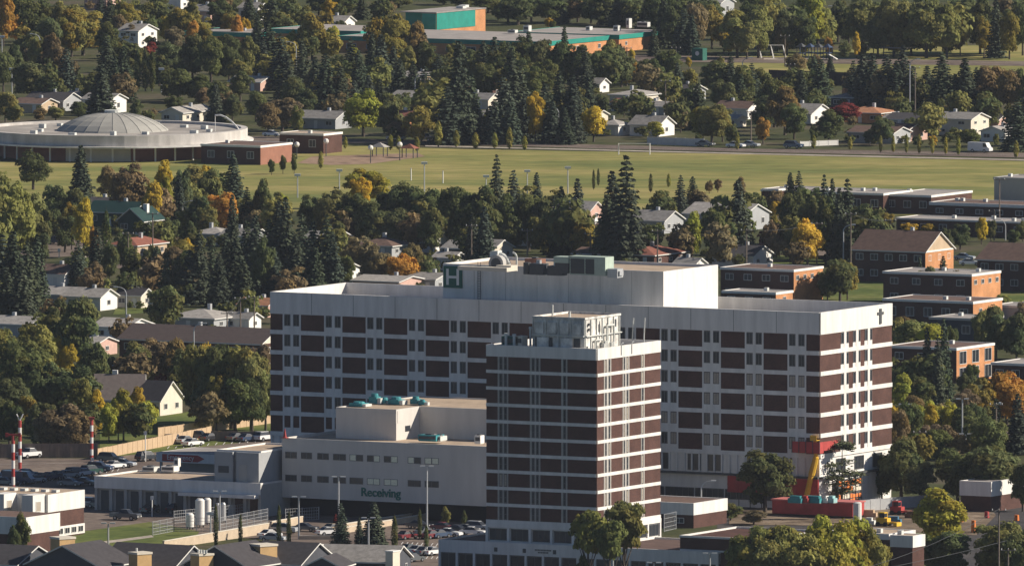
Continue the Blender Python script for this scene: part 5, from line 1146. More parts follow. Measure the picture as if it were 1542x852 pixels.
for a in ((1056,725,782,'cobra',1),(923,815,884,'T',1),(1069,836,892,'T',1),(1177,838,892,'T',1),(985,850,905,'T',1)): lamp(*a, row='at the foot of the tower')
for a in ((1449,602,668,'T',1),(1502,610,672,'flood',1),(1363,610,662,'T',1),(1454,655,700,'T',1)): lamp(*a, row='in the wood right of the hospital')
def upole(x, top, base, row, arms=1):
    h = height(x, base, top); o = thing('utility_pole', None, 'utility pole', W(x, base), RZ+.4)
    mk(o, 'pole', part_mesh(lambda b: b.tube((0,0,0),(0,0,h),.17,.12), 'pole', wood))
    for k in range(arms): mk(o, 'crossarm', part_mesh(lambda b: b.box(-1.3,1.3,-.08,.08,h-.35-k*.9,h-.2-k*.9), 'crossarm', wood))
    for s_ in (-1.1, 0, 1.1): mk(o, 'insulator', part_mesh(lambda b: b.tube((s_,0,h-.2),(s_,0,h+.08),.07), 'insulator', lampw))
    SMALL.append((o, 'wooden utility pole with crossarm', x, row)); return (o.location + Vector((0,0,h)), o)
U1 = [upole(x, t, b_, 'behind the hospital roof') for x, t, b_ in ((710,338,410),(794,345,400),(990,346,404),(1124,345,412),(889,350,398))]
U2 = [upole(x, t, b_, 'near the apartment blocks at right') for x, t, b_ in ((1281,320,425),(1505,268,350),(1341,330,400),(1497,316,362),(1230,335,400))]
U3 = [upole(x, t, b_, 'in the left neighbourhood') for x, t, b_ in ((230,320,400),(193,350,420),(362,448,512),(383,446,505),(342,470,520))]
U4 = [upole(x, t, b_, 'among the far houses') for x, t, b_ in ((1002,120,190),(1378,100,190),(944,70,130),(1182,52,100),(1131,166,222),(640,118,170),(1190,95,150),(1018,70,120))]
U5 = [upole(x, t, b_, 'at the bottom right corner') for x, t, b_ in ((1504,768,900),(1518,828,910))]
U6 = [upole(x, t, b_, 'right of the hospital end') for x, t, b_ in ((1500,608,690),(1385,650,700))]
def wire(p, q, label, sag=.8):
    b = MB(); pts = [p.lerp(q, i/8) - Vector((0,0,sag*4*(i/8)*(1-i/8))) for i in range(9)]; L_ = [tuple(a - p) for a in pts]
    b.path(L_, .035, 4); o = b.build('power_line', steel_dk); o.location = p; tag(o, label, 'power line')
wire(U1[2][0], U1[3][0], 'sagging power line between the two poles behind the plant room')
wire(U1[3][0], U2[4][0], 'sagging power line running right from behind the plant room towards the apartments')
wire(U2[4][0], U2[2][0], 'power line crossing above the trees beside the gabled apartments')
wire(U2[0][0], U2[2][0], 'power line reaching the tall pole left of the gabled apartments')
wire(W(1250,930)+Vector((0,0,7)), U5[0][0], 'long power line rising to the tall pole at the bottom right',1.5)
wire(W(1180,940)+Vector((0,0,7)), W(1640,860)+Vector((0,0,9.5)), 'lowest power line crossing the trees at the bottom right',1.5)
wire(U3[2][0], U3[4][0], 'short power line above the long brown roofed block')
# ================================================================ field furniture
go = thing('soccer_goal', 'white soccer goal posts at the far side of the grass field', 'goal', W(955,233), -.02)
for s_ in (-3.7, 3.7): mk(go, 'post', part_mesh(lambda b: b.tube((s_,0,0),(s_,0,2.7),.13), 'post', white_paint))
mk(go, 'crossbar', part_mesh(lambda b: b.tube((-3.7,0,2.62),(3.7,0,2.62),.07), 'crossbar', pipe_white))
for x, t, b_, lab in ((619,253,272,'left of two white marker posts in the near part of the field'),(667,254,276,'right of two white marker posts in the near part of the field')):
    o = thing('marker_post', lab, 'post', W(x, b_)); mk(o, 'post', part_mesh(lambda b: b.tube((0,0,0),(0,0,2.8),.13), 'post', white_paint)); mk(o, 'cap', part_mesh(lambda b: b.box(-.2,.2,-.2,.2,2.8,2.9), 'cap', white_paint))
# shelter and tables by the infield
for x, b_, lab in ((572,236,'grey roofed picnic shelter beside the infield'),(617,238,'small dark maroon bench shelter right of the infield globes')):
    o = thing('shelter', lab, 'shelter', W(x, b_), RZ)
    for a in ((-1.5,-1),(1.5,-1),(-1.5,1),(1.5,1)): mk(o, 'post', part_mesh(lambda b: b.tube((a[0],a[1],0),(a[0],a[1],2.3),.12), 'post', steel_dk))
    mk(o, 'roof', part_mesh(lambda b: b.mesh([(-2,-1.5,2.3),(2,-1.5,2.3),(2,1.5,2.3),(-2,1.5,2.3),(0,0,3.4)],[(0,1,4),(1,2,4),(2,3,4),(3,0,4),(3,2,1,0)]), 'roof', shingle_lt if x < 600 else shingle_red))
# playground
pg = thing('swing_set', 'row of white A frame swings on the playground at top right', 'swing set', W(1165,88), -.1)
for i in range(3): mk(pg, 'frame', part_mesh(lambda b: (b.tube((i*3.2-3.2,-1,0),(i*3.2-3.2-.8,0,3.4),.12), b.tube((i*3.2-3.2,1,0),(i*3.2-3.2-.8,0,3.4),.12)), 'frame', white_paint))
mk(pg, 'top_bar', part_mesh(lambda b: b.tube((-4.2,0,3.4),(2.6,0,3.4),.1), 'top_bar', white_paint))
for i in range(4):
    mk(pg, 'swing_seat', part_mesh(lambda b: (b.box(-3.6+i*1.6,-3.1+i*1.6,-.1,.1,.6,.66), b.tube((-3.35+i*1.6,0,.6),(-3.35+i*1.6,0,3.35),.03,.03,4)), 'swing_seat', steel_dk))
bl = mat('play_blue', (.05,.08,.15), .8, .2); 
pl_ = thing('play_structure', 'blue climbing frame with slide on the playground at top right', 'playground', W(1225,90), RZ)
for i in range(4):
    mk(pl_, 'deck', part_mesh(lambda b: b.box(i*2.6-5,i*2.6-3.2,0,1.8,1.4+.3*(i%2),1.6+.3*(i%2)), 'deck', bl))
    for dx, dy in ((-5,0),(-3.3,0),(-5,1.7),(-3.3,1.7)): mk(pl_, 'post', part_mesh(lambda b: b.box(i*2.6+dx,i*2.6+dx+.14,dy,dy+.14,0,3.2), 'post', bl))
    mk(pl_, 'canopy', part_mesh(lambda b: b.mesh([(i*2.6-5.2,-.2,3.2),(i*2.6-3,-.2,3.2),(i*2.6-3,2,3.2),(i*2.6-5.2,2,3.2),(i*2.6-4.1,.9,4.2)],[(0,1,4),(1,2,4),(2,3,4),(3,0,4)]), 'canopy', bl if i%2 else steel_dk))
mk(pl_, 'slide', part_mesh(lambda b: b.mesh([(4,-.1,1.6),(4,.7,1.6),(6.8,.7,.2),(6.8,-.1,.2),(4,-.1,1.7),(4,.7,1.7),(6.8,.7,.35),(6.8,-.1,.35)],[(3,2,1,0),(4,5,6,7),(0,1,5,4),(1,2,6,5),(2,3,7,6),(3,0,4,7)]), 'slide', white_paint))
sh_ = thing('park_shelter', 'long low grey park shelter right of the playground', 'shelter', W(1335,86), RZ)
for i in range(5): mk(sh_, 'post', part_mesh(lambda b: b.box(i*3-7,i*3-6.8,0,.2,0,2.3), 'post', steel_dk))
mk(sh_, 'roof', part_mesh(lambda b: b.box(-7.5,6,-.8,3,2.3,2.6), 'roof', grey_roof))
kb = thing('storage_container', 'dark green container with white round emblem on the school ground', 'container', W(1058,92), RZ)
mk(kb, 'body', part_mesh(lambda b: b.box(-3.2,0,0,2.4,0,3.2), 'body', mat('container_green',(.02,.12,.09),.7))); mk(kb, 'emblem', part_mesh(lambda b: b.tube((-1.6,-.04,1.9),(-1.6,-.005,1.9),.6,.6,16), 'emblem', lampw))
# ================================================================ fences
def fence(x0, y0, x1, y1, h, m, label, board=.9, gap=.05, post=True, nm_='fence', zt=None):
    p, q = W(x0,y0), W(x1,y1); L_ = (q-p).length; a = math.atan2(q.y-p.y, q.x-p.x); o = thing(nm_, label, 'fence', p, a)
    n = max(1, int(L_/2.4)); 
    pan = MB(); rr_ = random.Random(int(x0+y1))
    for i in range(n):
        s0, s1 = i*L_/n+.06, (i+1)*L_/n-.06; dz = rr_.uniform(-.03,.05); pan.box(s0, s1, -.03, .03, .05, h+dz)
        pan.box(s0, s1, -.06, .06, h+dz, h+dz+.06)
    pan.box(0, L_, -.045, .045, h*.5, h*.5+.1)
    pan.build('panel', m, o)
    for i in range(min(n+1, 99)):
        mk(o, 'post', part_mesh_c('fpost%.1f'%h, lambda b: b.box(-.06,.06,-.07,.07,0,h+.15), m), (i*L_/n, 0, 0))
    return o
PMC = {}
def part_mesh_c(key, fn, m):
    k = (key, m.name)
    if k not in PMC: PMC[k] = part_mesh(fn, 'post', m)
    return PMC[k]
fw = mat('fence_boards', (.50,.36,.23), .9, .16, .9, stretch=(3,3,.4)); fw_shade = mat('fence_shaded', (.22,.17,.14), .9, .2, .9, stretch=(3,3,.4))  # second tone: same boards darkened, shade put into the colour
fence(147,692,318,658,2.0,fw,'tan board fence catching the sun behind the parking lot, nearer of two')
fence(238,661,418,636,2.1,fw,'tan board fence further back, ending at the hospital corner')
fence(-60,690,147,689,2.6,fw_shade,'dark shaded board fence behind the parking lot at the left edge')
fence(318,664,416,664,1.8,fw_shade,'dark fence closing the lawn wedge beside the hospital corner')
fence(1158,126,1285,130,3.4,mat('fence_dark_shade',(.05,.035,.035),.9),'long dark fence between playground and houses')  # near-black boards: the fence's shade is painted into its colour
fence(1205,221,1262,219,1.2,white_paint,'low white picket fence by the far street')
fence(975,218,1060,221,1.8,metal,'grey chain fence by the far street right of the white gable end')
# chain link around the tanks, see-through wires and posts
def chain(pts, h, label):
    P = [W(*p) for p in pts]; o = thing('chain_fence', label, 'fence', P[0], 0)
    b = MB()
    for p, q in zip(P, P[1:]):
        L_ = (q-p).length; n = int(L_/.5)
        for i in range(n+1):
            w_ = p.lerp(q, i/n)-P[0]; b.tube((w_.x,w_.y,0),(w_.x,w_.y,h),.022,.022,4)
        for z in (.1, h*.25, h*.5, h*.75, h): b.tube((p.x-P[0].x,p.y-P[0].y,z),(q.x-P[0].x,q.y-P[0].y,z),.03,.03,4)
    b.build('mesh', metal, o, kind='stuff')
    for p, q in zip(P, P[1:]):
        n = max(1, int((q-p).length/3))
        for i in range(n+1):
            w_ = p.lerp(q, i/n)-P[0]; mk(o, 'post', part_mesh_c('cpost%.1f'%h, lambda b: b.tube((0,0,0),(0,0,h+.1),.07), metal), (w_.x, w_.y, 0))
chain([(230,806),(262,800),(330,800),(403,786)], 2.4, 'chain link fence round the white tanks')
chain([(262,788),(402,774)], 2.2, 'chain link fence behind the white tanks')
chain([(430,785),(480,782)], 2.2, 'short chain link fence in front of the receiving bays')
chain([(1000,800),(1018,796)], 3.0, 'chain link cage beside the tower foot')
# retaining walls
def wall(x0, y0, x1, y1, h, label, th=.35, m=None, h1=None):
    p, q = W(x0,y0), W(x1,y1); L_ = (q-p).length; a = math.atan2(q.y-p.y, q.x-p.x); o = thing('retaining_wall', label, 'wall', p, a); h1 = h if h1 is None else h1
    b = MB(); b.mesh([(0,-th/2,0),(L_,-th/2,0),(L_,th/2,0),(0,th/2,0),(0,-th/2,h),(L_,-th/2,h1),(L_,th/2,h1),(0,th/2,h)],[(0,3,2,1),(4,5,6,7),(0,1,5,4),(1,2,6,5),(2,3,7,6),(3,0,4,7)]); b.build('wall', m or conc, o)
    b = MB(); b.mesh([(0,-th/2-.06,h+.003),(L_,-th/2-.06,h1+.003),(L_,th/2+.06,h1+.003),(0,th/2+.06,h+.003),(0,-th/2-.06,h+.12),(L_,-th/2-.06,h1+.12),(L_,th/2+.06,h1+.12),(0,th/2+.06,h+.12)],[(0,3,2,1),(4,5,6,7),(0,1,5,4),(1,2,6,5),(2,3,7,6),(3,0,4,7)]); b.build('coping', cream, o)
tanw = mat('tan_masonry', (.52,.42,.31), .9, .12, .8)
wall(246,826,404,803,1.3,'long tan retaining wall below the white tanks',m=tanw,h1=1.8); wall(408,800,455,792,1.7,'short tan wall right of the long retaining wall',m=tanw)
wall(498,806,650,781,1.0,'pale ramp wall in front of the receiving bays, nearer one',m=tanw); wall(520,796,640,778,.9,'pale ramp wall in front of the receiving bays, further one',m=tanw)
wall(450,812,510,812,.6,'low kerb wall beside the twin headed lamp left of the spruces',m=tanw)
# ================================================================ tanks
def tank(x, b_, top, w_, label, m=None, dome_=True):
    h = height(x, b_, top); r = w_/scale_at(b_)/2; o = thing('storage_tank', label, 'tank', W(x, b_), 0)
    mk(o, 'shell', part_mesh(lambda b: (b.tube((0,0,.5),(0,0,h-.3),r,r,20), b.tube((0,0,h-.3),(0,0,h),r,r*.6,20)), 'shell', m or white_paint))
    for k in range(3): a = k*2.1+.5; mk(o, 'leg', part_mesh(lambda b: b.box(r*.8*math.cos(a)-.1,r*.8*math.cos(a)+.1,r*.8*math.sin(a)-.1,r*.8*math.sin(a)+.1,0,.5), 'leg', steel_dk))
tank(301,794,752,14,'tallest white tank in the fenced yard'); tank(312,790,751,12,'white tank pressed against the tallest one'); tank(286,797,774,12,'shortest white tank at the left of the fenced yard')
tank(328,788,759,8,'left of two slim grey cylinders in the fenced yard',metal); tank(336,787,758,8,'right of two slim grey cylinders in the fenced yard',metal)
# ================================================================ red and white masts
def mast(x, top, b_, label, head):
    h = height(x, b_, top); o = thing('striped_mast', label, 'mast', W(x, b_), 0); n = 7
    for i in range(n): mk(o, 'band', part_mesh(lambda b: b.tube((0,0,i*h/n),(0,0,(i+1)*h/n),.3,.3,8), 'band', red_paint if i%2 == 0 else white_paint))
    if head == 'T': mk(o, 'head', part_mesh(lambda b: (b.box(-1.3,1.3,-.15,.15,h,h+.35), b.box(-1.4,-.9,-.2,.2,h-.2,h+.5), b.box(.9,1.4,-.2,.2,h-.2,h+.5)), 'head', red_paint))
    elif head == 'V': mk(o, 'head', part_mesh(lambda b: (b.tube((0,0,h),(-.6,0,h+1.2),.1), b.tube((0,0,h),(.6,0,h+1.2),.1)), 'head', white_paint))
    else: mk(o, 'head', part_mesh(lambda b: b.box(-.5,.5,-.3,.3,h,h+.4), 'head', red_paint))
mast(20,657,742,'red and white striped mast nearest the left edge, with T shaped head','T'); mast(30,634,706,'red and white striped mast with forked white top','V'); mast(138,632,694,'red and white striped mast at the corner of the tan fence','B')
# stop sign, small signs, windsock
ss = thing('stop_sign', 'red stop sign at the road corner in the left neighbourhood', 'sign', W(61,388), .25)
mk(ss, 'post', part_mesh(lambda b: b.tube((0,0,0),(0,0,2.4),.07), 'post', metal))
mk(ss, 'sign_panel', part_mesh(lambda b: b.prism([(.6*math.cos(math.pi/8+i*math.pi/4), .6*math.sin(math.pi/8+i*math.pi/4)) for i in range(8)], -.03, .03), 'sign_panel', red_paint), (0,-.1,2.7), (math.pi/2,0,0))
for x, b_, t, lab in ((89,388,374,'white bollard sign beside the road corner in the left neighbourhood'),(139,702,690,'short white bollard below the mast at the fence corner'),(229,778,748,'white pole sign in front of the garage bays'),(219,695,650,'small white statue like post at the corner of the tan fence')):
    o = thing('post_sign', lab, 'sign', W(x, b_)); h = height(x, b_, t); mk(o, 'post', part_mesh(lambda b: b.tube((0,0,0),(0,0,h),.1), 'post', white_paint)); mk(o, 'sign_panel', part_mesh(lambda b: b.box(-.3,.3,-.14,-.1,h-.7,h), 'sign_panel', lampw))
# ================================================================ vehicles
paint = bpy.data.materials.new('car_paint'); paint.use_nodes = True; nt = paint.node_tree; bs = nt.nodes['Principled BSDF']
oi = nt.nodes.new('ShaderNodeObjectInfo'); nt.links.new(oi.outputs['Color'], bs.inputs['Base Color']); bs.inputs['Roughness'].default_value = .3; bs.inputs['Coat Weight'].default_value = .5
tyre = mat('tyre', (.02,.02,.02), .9, 0); rimm = mat('rim', (.4,.4,.42), .35, 0, metal=.8); lite = mat('headlight', (.7,.7,.68), .2, 0); tail = mat('tail_light', (.4,.02,.02), .3, 0)
PROF = {  # side outline of body (x, z) and glasshouse
 'sedan': ([(-2.3,.35),(2.3,.35),(2.32,.65),(2.1,.82),(1.0,.95),(-1.5,.98),(-2.25,.9)], [(.95,.94),(.25,1.42),(-.9,1.44),(-1.6,.97)], .9),
 'suv': ([(-2.35,.4),(2.35,.4),(2.38,.85),(2.2,1.05),(1.1,1.12),(-2.2,1.12),(-2.36,.9)], [(1.05,1.1),(.45,1.72),(-1.9,1.75),(-2.2,1.1)], .95),
 'pickup': ([(-2.7,.5),(2.7,.5),(2.72,1.0),(2.5,1.15),(1.2,1.2),(-2.68,1.2)], [(1.15,1.18),(.6,1.82),(-.7,1.84),(-.95,1.18)], .98),
 'van': ([(-2.9,.4),(2.9,.4),(2.9,1.0),(2.4,1.35),(1.9,2.35),(-2.85,2.4)], [(2.38,1.36),(1.95,2.2),(1.2,2.2),(1.2,1.36)], 1.0)}
def make_car(kind):
    body, gls, hw = PROF[kind]; o = thing('parked_car', 'x', 'car')
    def ext(b, pr, w0, w1, m=0):
        n = len(pr); zs = [p[1] for p in pr]; lo, hi = min(zs), max(zs); w = lambda z: w0+(w1-w0)*((z-lo)/(hi-lo))
        vs = [(x,-w(z),z) for x,z in pr]+[(x,w(z),z) for x,z in pr]; b.mesh(vs, [tuple(range(n)), tuple(range(2*n-1,n-1,-1))]+[(i,n+i,n+(i+1)%n,(i+1)%n) for i in range(n)], m)
    def body_(b):
        ext(b, body, hw, hw*.95)
        if kind != 'van':
            g0, g1, g2, g3 = gls; b.mesh([(g1[0]-.05,-hw*.72,g1[1]+.001),(g2[0]+.05,-hw*.72,g2[1]+.001),(g2[0]+.05,hw*.72,g2[1]+.001),(g1[0]-.05,hw*.72,g1[1]+.001),(g1[0]-.1,-hw*.7,g1[1]+.06),(g2[0]+.1,-hw*.7,g2[1]+.06),(g2[0]+.1,hw*.7,g2[1]+.06),(g1[0]-.1,hw*.7,g1[1]+.06)],[(0,1,2,3),(7,6,5,4),(0,4,5,1),(1,5,6,2),(2,6,7,3),(3,7,4,0)])
    mk(o, 'body', part_mesh(body_, 'body', paint))
    mk(o, 'window', part_mesh(lambda b: ext(b, gls, hw*.93 if kind != 'van' else hw*1.01, hw*.74 if kind != 'van' else hw*1.01), 'window', glass))
    wr = .34 if kind == 'sedan' else .4
    wm = part_mesh(lambda b: b.tube((0,-.11,0),(0,.11,0),wr,wr,14), 'wheel', tyre); rm_ = part_mesh(lambda b: b.tube((0,-.13,0),(0,.13,0),wr*.55,wr*.55,10), 'rim', rimm)
    for sx in (-1.45, 1.42):
        for sy in (-1, 1): w_ = mk(o, 'wheel', wm, (sx*(1.1 if kind in ('pickup','van') else 1), sy*hw*.92, wr)); mk(w_, 'rim', rm_)
    fx = body[2][0]; hm_ = part_mesh(lambda b: b.box(-.06,.03,-.18,.18,0,.14), 'headlight', lite); tm_ = part_mesh(lambda b: b.box(-.03,.06,-.14,.14,0,.2), 'tail_light', tail)
    for sy in (-1, 1): mk(o, 'headlight', hm_, (fx-.02, sy*hw*.68, .62)); mk(o, 'tail_light', tm_, (-fx+.0, sy*hw*.75, .68))
    return o
CARS = {}
def car(x, b_, kind, c, head, row, z=0):
    cname, rgb = c
    if kind not in CARS: CARS[kind] = o = make_car(kind)
    else: o = dup(CARS[kind])
    o.location = W(x, b_, z) + Vector((0,0,.09)); o.rotation_euler = (0,0,RZ+math.radians(head))
    for ch in o.children:
        if ch.name.split('.')[0] == 'body': ch.color = (*rgb, 1)
    nm_ = {'sedan':'car','suv':'sport utility car','pickup':'pickup truck','van':'van'}[kind]; o['category'] = {'sedan':'car','suv':'car','pickup':'truck','van':'van'}[kind]
    o.name = {'sedan':'parked_car','suv':'parked_car','pickup':'pickup_truck','van':'parked_van'}[kind]
    SMALL.append((o, '%s %s' % (cname, nm_), x, row))
Wt = ('white',(.72,.72,.72)); Sv = ('silver',(.38,.4,.42)); Bk = ('black',(.02,.02,.025)); Bl = ('dark blue',(.03,.05,.1)); Gy = ('dark grey',(.09,.095,.1)); Rd = ('dark red',(.16,.02,.025)); Yl = ('yellow',(.7,.42,.03)); Tn = ('tan',(.4,.32,.22)); Gn = ('dark green',(.02,.06,.05))
LOT = 'in the left parking lot'
for a in ((45,690,'pickup',Wt,75),(28,729,'van',Bl,8),(52,727,'sedan',Sv,80),(63,724,'sedan',Gn,80),(76,723,'sedan',Bl,80),(88,721,'sedan',Bk,80),(102,720,'sedan',Sv,70),(114,718,'suv',Gy,80),(126,717,'sedan',Wt,80),(137,715,'suv',Gn,80),(150,710,'suv',Bl,10),(166,696,'suv',Bk,5),(186,703,'sedan',Sv,5),(173,706,'sedan',Wt,80),(106,732,'sedan',Bl,5),(128,731,'sedan',Bk,5),(8,731,'sedan',Gy,5),(-2,724,'sedan',Sv,10),(17,722,'suv',Gy,80),(40,718,'sedan',Sv,80),(222,694,'suv',Bk,70)): car(*a, LOT)
BK = 'behind the Emergency canopy'
for a in ((262,668,'suv',Bk,80),(280,668,'sedan',Sv,80),(300,663,'suv',Bl,10),(316,664,'sedan',Bk,80),(333,662,'sedan',Yl,0),(356,664,'sedan',Gy,80),(372,665,'sedan',Bl,80),(398,664,'suv',Wt,80),(290,672,'sedan',Wt,80)): car(*a, BK)
for a in ((136,764,'suv',Sv,0),(150,765,'sedan',Gy,0),(170,762,'pickup',Wt,15),(182,767,'sedan',Gn,10),(189,783,'pickup',Gy,5),(228,772,'sedan',Bk,80),(240,771,'sedan',Gy,80),(292,770,'sedan',Gy,80),(268,772,'suv',Bk,80)): car(*a, 'before the garage bays')
for a in ((406,810,'sedan',Wt,75),(412,815,'sedan',Sv,5),(428,803,'suv',Sv,10),(495,806,'sedan',Wt,60),(501,801,'sedan',Tn,80),(460,800,'sedan',Gy,5)): car(*a, 'left of the small spruces')
for a in ((632,796,'sedan',Bk,0),(640,806,'sedan',Gy,80),(650,811,'sedan',Rd,80),(662,810,'sedan',Bl,80),(676,808,'sedan',Wt,5),(690,803,'sedan',Bk,0),(702,802,'sedan',Gy,10),(720,800,'suv',Sv,5),(712,806,'sedan',Wt,10),(616,832,'sedan',Gn,80),(630,834,'sedan',Sv,80),(641,836,'sedan',Gy,80),(652,836,'sedan',Wt,80),(622,846,'sedan',Gy,80),(612,812,'sedan',Rd,80),(668,799,'sedan',Rd,0)): car(*a, 'in the lot beside the tower')
for a in ((1476,230,'van',Wt,0),(1130,222,'sedan',Sv,0),(1062,221,'sedan',Gy,0),(1195,224,'suv',Bl,0),(640,213,'suv',Bk,0),(596,212,'sedan',Sv,0),(410,206,'sedan',Wt,0),(1108,223,'sedan',Wt,0)): car(*a, 'on the far street')
for a in ((88,368,'van',Bl,5),(83,421,'sedan',Wt,10),(160,560,'suv',Bl,5),(150,566,'sedan',Gy,5),(168,556,'sedan',Wt,10),(215,400,'sedan',Wt,10),(205,398,'sedan',Sv,10),(540,408,'sedan',Wt,5),(30,372,'sedan',Gy,5)): car(*a, 'in the left neighbourhood')
for a in ((1392,498,'sedan',Wt,5),(1356,552,'suv',Wt,5),(1505,508,'sedan',Wt,5),(1518,500,'sedan',Sv,5),(1530,512,'suv',Wt,5),(1522,518,'sedan',Gy,5),(1460,400,'sedan',Wt,30),(1452,392,'sedan',Sv,10),(1290,392,'sedan',Gy,5),(1440,665,'sedan',Wt,5),(1480,662,'sedan',Gy,5),(1370,655,'sedan',Sv,5)): car(*a, 'among the buildings at right')
# ================================================================ building site
hs0 = S_at(1095, -.6, 4)
hb = thing('site_hoarding', 'long red hoarding wrapped round the podium of the hospital slab', 'hoarding', ST(0,0), RZ)
b = MB()
n = 8
for i in range(n): b.box(hs0+i*(-hs0)/n+.01, hs0+(i+1)*(-hs0)/n-.01, -.55, -.3, 2.6, 5.5)
b.box(hs0, 0, -.7, -.56, 4.0, 4.1); b.build('panel', red_paint, hb)
for i in range(n+1):
    b = MB(); b.box(hs0+i*(-hs0)/n-.06, hs0+i*(-hs0)/n+.06, -.5, -.4, 0, 2.6); b.build('post', steel_dk, hb)
pf = thing('work_platform', 'dark red suspended platform above the yellow boom on the hospital wall', 'platform', ST(0,0), RZ)
b = MB(); b.box(-4.6,1.0,-1.8,-.3,10.2,10.5); b.box(-4.6,1.0,-1.8,-1.74,10.5,12.2); b.box(.95,1.0,-1.7,-.3,10.5,12.2); b.box(1.0,1.02,-.3,5,10.6,12.2); b.build('deck', red_paint, pf)
b = MB()
for i in range(5): b.box(-4.6+i*1.38,-4.5+i*1.38,-1.9,-1.81,10.2,12.5)
b.build('rail', steel_dk, pf, kind='stuff')
bm_ = thing('boom_lift', 'yellow boom lift reaching up against the hospital corner', 'boom lift', W(1222,768), RZ)
b = MB(); b.box(-2.2,1.6,-1.1,1.1,.5,1.3); b.box(-1.8,-.2,-.9,.9,1.3,2.4); b.build('chassis', yellow_paint, bm_)
for sx in (-1.5, 1.1):
    for sy in (-1, 1): b = MB(); b.tube((sx,sy*1.05-.2,.5),(sx,sy*1.05+.2,.5),.5,.5,12); b.build('wheel', tyre, bm_)
b = MB(); b.tube((-1,0,2.2),(.0,0,6.5),.55,.5,8); b.tube((.0,0,6.3),(1.0,-.2,9.5),.62,.5,8); b.tube((1.0,-.2,9.2),(.7,-.2,12.6),.34,.3,8); b.build('boom', yellow_paint, bm_)
b = MB(); b.box(.1,1.4,-.8,.4,12.4,12.5); b.box(.1,1.4,-.8,-.75,12.5,13.3); b.box(.1,.15,-.75,.4,12.5,13.3); b.build('basket', yellow_paint, bm_)
nt_ = thing('safety_netting', 'bright orange safety netting hung round the hospital corner', 'netting', W(1268,764), RZ)
r_ = random.Random(4); b = MB()
for i in range(8):
    for j in range(4):
        b.box(0, .08+.05*r_.random(), i*1.1-1.5, i*1.1-1.5+r_.uniform(.8,1.08), .4+j*1.15, .4+j*1.15+r_.uniform(.6,1.05), r_.choice((0,0,1)))
b.box(-.1,0,-1.6,7.2,.3,5,2); b.build('net', [orange_conc, cream, steel_dk], nt_, kind='stuff')
for i in range(5):
    b = MB(); b.box(-.3,.2,i*2.2-1.7,i*2.2-1.55,0,5.4); b.build('post', steel_dk, nt_)
sc_ = thing('site_trailer', 'long red site trailer with pinkish roof below the hospital podium', 'trailer', W(1284,781), RZ)
b = MB(); b.box(-16,0,0,4.4,.4,2.7); b.build('body', red_paint, sc_); b = MB(); b.box(-16.2,.2,-.2,4.6,2.7,2.95); b.build('roof', mat('pink_roof',(.5,.16,.15),.9), sc_)
window(sc_, 'R', 2.2, 0, 1.1, 1.4, 1.1, blind); 
b = MB(); b.box(.0,.05,.3,1.2,.4,2.4); b.build('door', cream, sc_)
for x, w_, m_, lab in ((1196,2.6,teal_unit,'teal tarpaulin bundle at the left on the site trailer'),(1222,3.2,teal_unit,'larger teal bundle in the middle on the site trailer'),(1210,1.6,red_paint,'red crate between the teal bundles on the site trailer'),(1250,1.4,mat('pale_teal',(.3,.5,.5),.7),'pale teal barrel at the right on the site trailer'),(1242,.9,white_paint,'white sack beside the pale teal barrel')):
    s_, t_ = st(x, 757.5, 2.95); o = thing('material_bundle', lab, 'bundle', ST(s_, t_, 2.95), RZ); mk(o, 'load', part_mesh(lambda b: (b.box(-w_/2,w_/2,0,1.4,.1,.9), b.box(-w_/2+.3,w_/2-.3,.2,1.2,.9,1.3)), 'load', m_)); mk(o, 'pallet', part_mesh(lambda b: b.box(-w_/2,w_/2,0,1.4,0,.1), 'pallet', wood))
sk = thing('site_silo', 'white cylinder standing at the right end of the site trailer', 'silo', W(1291,788)); mk(sk, 'shell', part_mesh(lambda b: b.tube((0,0,.2),(0,0,3.6),.75,.75,14), 'shell', pipe_white)); mk(sk, 'cap', part_mesh(lambda b: b.tube((0,0,3.6),(0,0,3.8),.8,.5,14), 'cap', pipe_white))
for x, b_, lab, m_ in ((1331,792,'yellow compact loader in the building site',yellow_paint),(1352,775,'dark red compact loader left of the dark trees',red_paint)):
    o = thing('compact_loader', lab, 'loader', W(x, b_), RZ)
    b = MB(); b.box(-1.2,1,-.7,.7,.5,1.5); b.build('body', m_, o); b = MB(); b.box(-.8,.4,-.6,.6,1.5,2.5); b.build('cab', m_, o); b = MB(); b.box(-.6,.41,-.62,.45,1.6,2.3); b.build('cab_window', glass, o)
    b = MB(); b.box(1,2.4,-.75,-.6,.6,.85); b.box(1,2.4,.6,.75,.6,.85); b.box(2.3,3.0,-.9,.9,.15,.8); b.build('bucket', m_, o)
    for sx in (-.8, .7):
        for sy in (-1,1): b = MB(); b.tube((sx,sy*.8-.15,.42),(sx,sy*.8+.15,.42),.42,.42,12); b.build('wheel', tyre, o)
for x, b_, lab, hh in ((1466,802,'tall orange barrier post at the right of the building site',2.2),(1447,786,'small orange barrel left of the tall orange post',1.0),(1531,784,'orange round barrel at the right edge',1.1),(1486,780,'red equipment crate before the white banded brick building',1.2)):
    o = thing('site_barrier', lab, 'barrier', W(x, b_)); mk(o, 'body', part_mesh(lambda b: b.tube((0,0,.1),(0,0,hh),.45,.38,10), 'body', orange_conc if 'red' not in lab else red_paint)); mk(o, 'base', part_mesh(lambda b: b.box(-.6,.6,-.6,.6,0,.1), 'base', tyre))
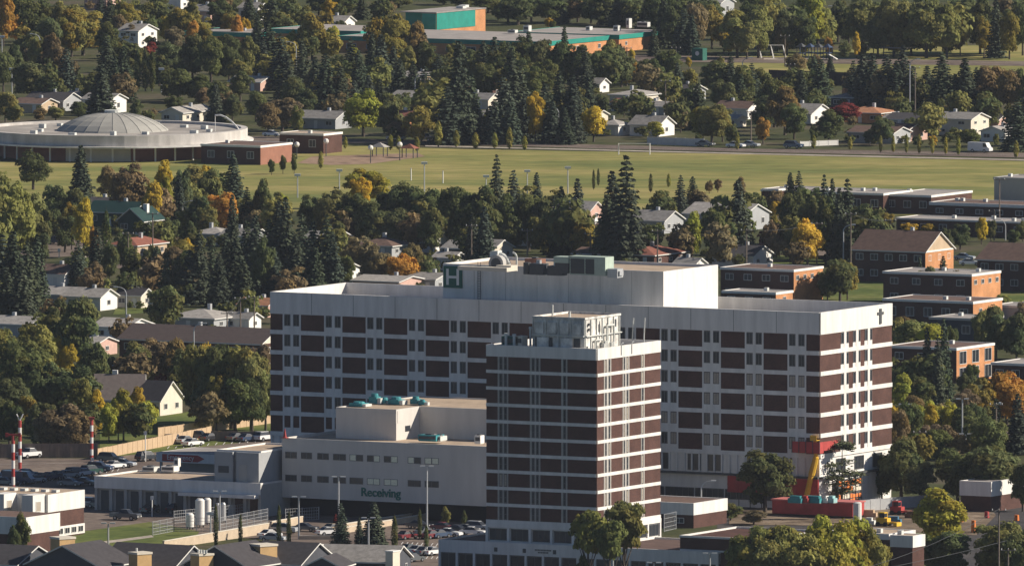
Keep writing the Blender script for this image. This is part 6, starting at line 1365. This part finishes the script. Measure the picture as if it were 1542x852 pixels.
for x, y_, w_, lab, m_ in ((1306,778,3.4,'stack of pale timber right of the white cylinder in the building site',fw),(1322,766,2.2,'grey pallet stack behind the yellow loader',grey_conc),(1346,788,2.6,'blue covered pile in front of the yellow loader',mat('tarp_blue',(.06,.16,.25),.8,.2,1)),(1310,790,1.8,'white crate at the right front of the building site',pipe_white),(1376,780,3.0,'brown rubble skip near the dark trees of the building site',mat('skip_rust',(.2,.1,.06),.9,.3,1))):
    o = thing('material_pile', lab, 'materials', W(x, y_), RZ+.3)
    mk(o, 'load', part_mesh(lambda b: (b.box(-w_/2,w_/2,-.8,.8,.15,.8), b.box(-w_/2+.3,w_/2-.5,-.6,.6,.8,1.3)), 'load', m_)); mk(o, 'pallet', part_mesh(lambda b: b.box(-w_/2-.1,w_/2+.1,-.9,.9,0,.15), 'pallet', wood))
fence(1296,770,1400,762,2.0,metal,'grey panel fence round the back of the building site')
name_rows(SMALL)
# more than a hundred windows on one building: the largest stay parts, the rest become one part
def merge_extra(root, base, keep):
    W_ = [c for c in root.children if c.name.split('.')[0] == base]
    if len(W_) <= keep: return
    W_.sort(key=lambda c: -(c.dimensions.x*u.x + c.dimensions.y*.48)*c.dimensions.z); rest = W_[keep:]
    b = MB(); mats_ = []
    for c in rest:
        mp = []
        for m_ in c.data.materials:
            if m_ not in mats_: mats_.append(m_)
            mp.append(mats_.index(m_))
        n0 = len(b.v); b.v += [tuple(vx.co + c.location) for vx in c.data.vertices]
        for p_ in c.data.polygons: b.f.append(tuple(n0+i for i in p_.vertices)); b.m.append(mp[p_.material_index])
    for c in rest: bpy.data.objects.remove(c)
    b.build(base, mats_, root, kind='stuff')
bpy.context.view_layer.update()
merge_extra(hosp, 'window', 100); merge_extra(tower, 'window', 100)
# ---------------------------------------------------------------- air
hz = MB(); hz.box(-900, 900, -3050, 2600, -1, 262)
hm = bpy.data.materials.new('haze'); hm.use_nodes = True; nt = hm.node_tree
nt.nodes.remove(nt.nodes['Principled BSDF']); pv = nt.nodes.new('ShaderNodeVolumePrincipled')
pv.inputs['Color'].default_value = (.72,.80,.95,1); pv.inputs['Density'].default_value = 0.000013; pv.inputs['Anisotropy'].default_value = .2
nt.links.new(pv.outputs[0], nt.nodes['Material Output'].inputs['Volume'])
tag(hz.build('haze', hm), kind='stuff')
